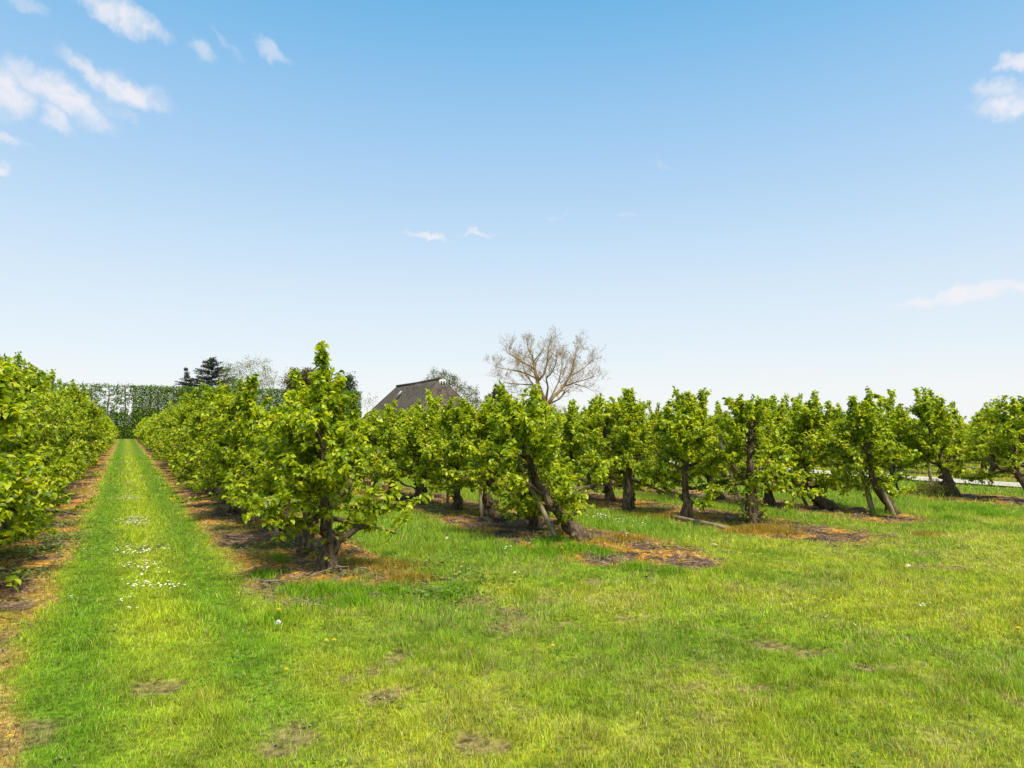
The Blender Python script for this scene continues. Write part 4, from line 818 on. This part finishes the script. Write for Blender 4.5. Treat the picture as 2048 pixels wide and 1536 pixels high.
# the bare tree
D = 90; kk = D/FPX; b0 = dp(1096, 852, D); root = tag(empty('bare_tree', (b0[0], b0[1], 0)), 'wide bare tree with ochre twigs and only tiny buds, rising right of the barn', 'tree')
q = np.random.RandomState(77); m = MB(); tips = []; fw2 = np.array([math.sin(YAW), math.cos(YAW), 0])
def loc2(px, py, dd=0): return RGT*(px-1096)*kk+fw2*dd+np.array([0, 0, CAM_H+(852-py)*kk])
def branch(P, r0, r1, lvl):
    P = np.array(P); m.tube(P, np.linspace(r0, r1, len(P)), 8 if lvl == 0 else (5 if lvl == 1 else 3), .1 if lvl == 0 else 0, q, cap=lvl < 2)
    n = len(P)-1; Ltot = np.sum(np.linalg.norm(np.diff(P, axis=0), axis=1))
    if lvl >= 4: tips.append(P[-1]); tips.append((P[-1]+P[-2])/2); return
    nb = max(3, int(Ltot*(2.1, 2.7, 3.1, 4.0)[lvl]))
    for b_ in range(nb):
        f = (.25+.75*(b_+q.rand())/nb)*n; i = min(int(f), n-1); p = P[i]+(P[i+1]-P[i])*(f-i); ax = P[i+1]-P[i]; ax = ax/np.linalg.norm(ax)
        d = nrm(ax*1.0+nrm(q.randn(3))*.85+np.array([0, 0, .15])); L = (1.35, .95, .62, .38)[lvl]*(.6+.7*q.rand()); r = max(.009, (r0+(r1-r0)*f/n)*.42)
        pts = [p]
        for s_ in range(3): d = nrm(d+q.randn(3)*.18+np.array([0, 0, .06])); pts.append(pts[-1]+d*L/3)
        branch(pts, r, max(.007, r*.45), lvl+1)
limbs = [([(1097, 852), (1097, 832), (1094, 812)], .42, .36, 0), ([(1094, 812), (1083, 785), (1076, 765), (1073, 750), (1069, 730), (1067, 715), (1058, 697), (1055, 684)], .30, .06, 1), ([(1074, 757), (1055, 748), (1035, 743), (1005, 738), (990, 735)], .13, .03, -2), ([(1069, 737), (1050, 725), (1030, 712), (1012, 700)], .13, .03, 2),
         ([(1076, 770), (1050, 768), (1018, 765), (1006, 763)], .11, .03, 2), ([(1078, 760), (1088, 748), (1094, 730), (1098, 705), (1099, 690), (1106, 668)], .16, .03, 2), ([(1068, 722), (1082, 705), (1090, 692)], .08, .03, -2), ([(1092, 802), (1096, 775), (1092, 757), (1100, 750), (1108, 735), (1113, 712)], .16, .03, -2),
         ([(1095, 812), (1105, 795), (1122, 780), (1132, 765), (1145, 745), (1150, 725), (1155, 700), (1162, 688)], .28, .04, 2), ([(1132, 772), (1150, 765), (1170, 760), (1187, 755)], .11, .03, -2), ([(1145, 750), (1165, 738), (1180, 725), (1190, 713)], .10, .03, 2), ([(1150, 768), (1172, 773), (1190, 782)], .09, .02, 1),
         ([(1097, 808), (1115, 800), (1130, 785), (1145, 772)], .14, .03, -2), ([(1087, 805), (1070, 793), (1050, 790), (1035, 788)], .10, .03, 1), ([(1096, 816), (1105, 817), (1114, 822)], .10, .04, 1), ([(1085, 790), (1070, 775), (1050, 750), (1040, 720)], .12, .03, -4), ([(1100, 800), (1120, 760), (1128, 725), (1125, 700)], .12, .03, 4)]
for pts, a_, b_, dd in limbs:
    n = len(pts); P = [loc2(x, y, dd*(i/(n-1))*(1.0 if i else 0)) for i, (x, y) in enumerate(pts)]; branch(P, a_, b_, 0 if len(pts) > 3 or a_ > .3 else 1)
link('trunk', m.mesh('bare_tree_trunk', M_tw), root); tips = np.array(tips); n = len(tips)
tips = tips[q.rand(n) < 1.1]; n = len(tips)
v, l, s = leaves(tips+q.randn(n, 3)*.05, q.randn(n, 3), q.randn(n, 3), .10, .06, LEAF4)
link('buds', mesh_np('bare_tree_buds', v, l, s, leaf_mat('bud', [(0, (.22, .13, .04)), (.6, (.30, .20, .06)), (1, (.24, .24, .08))], .3, .8)), root)
print('verts', sum(len(me.vertices) for me in bpy.data.meshes), 'daisies', cnt, 'mass', len(mass), 'pear', len([o for o in col.objects if o.name.startswith('pear_tree')]))
for o in col.objects:
    if o.get("label") and not 4 <= len(o["label"].replace("-", " ").split()) <= 16: print("LABEL", len(o["label"].split()), o["label"])
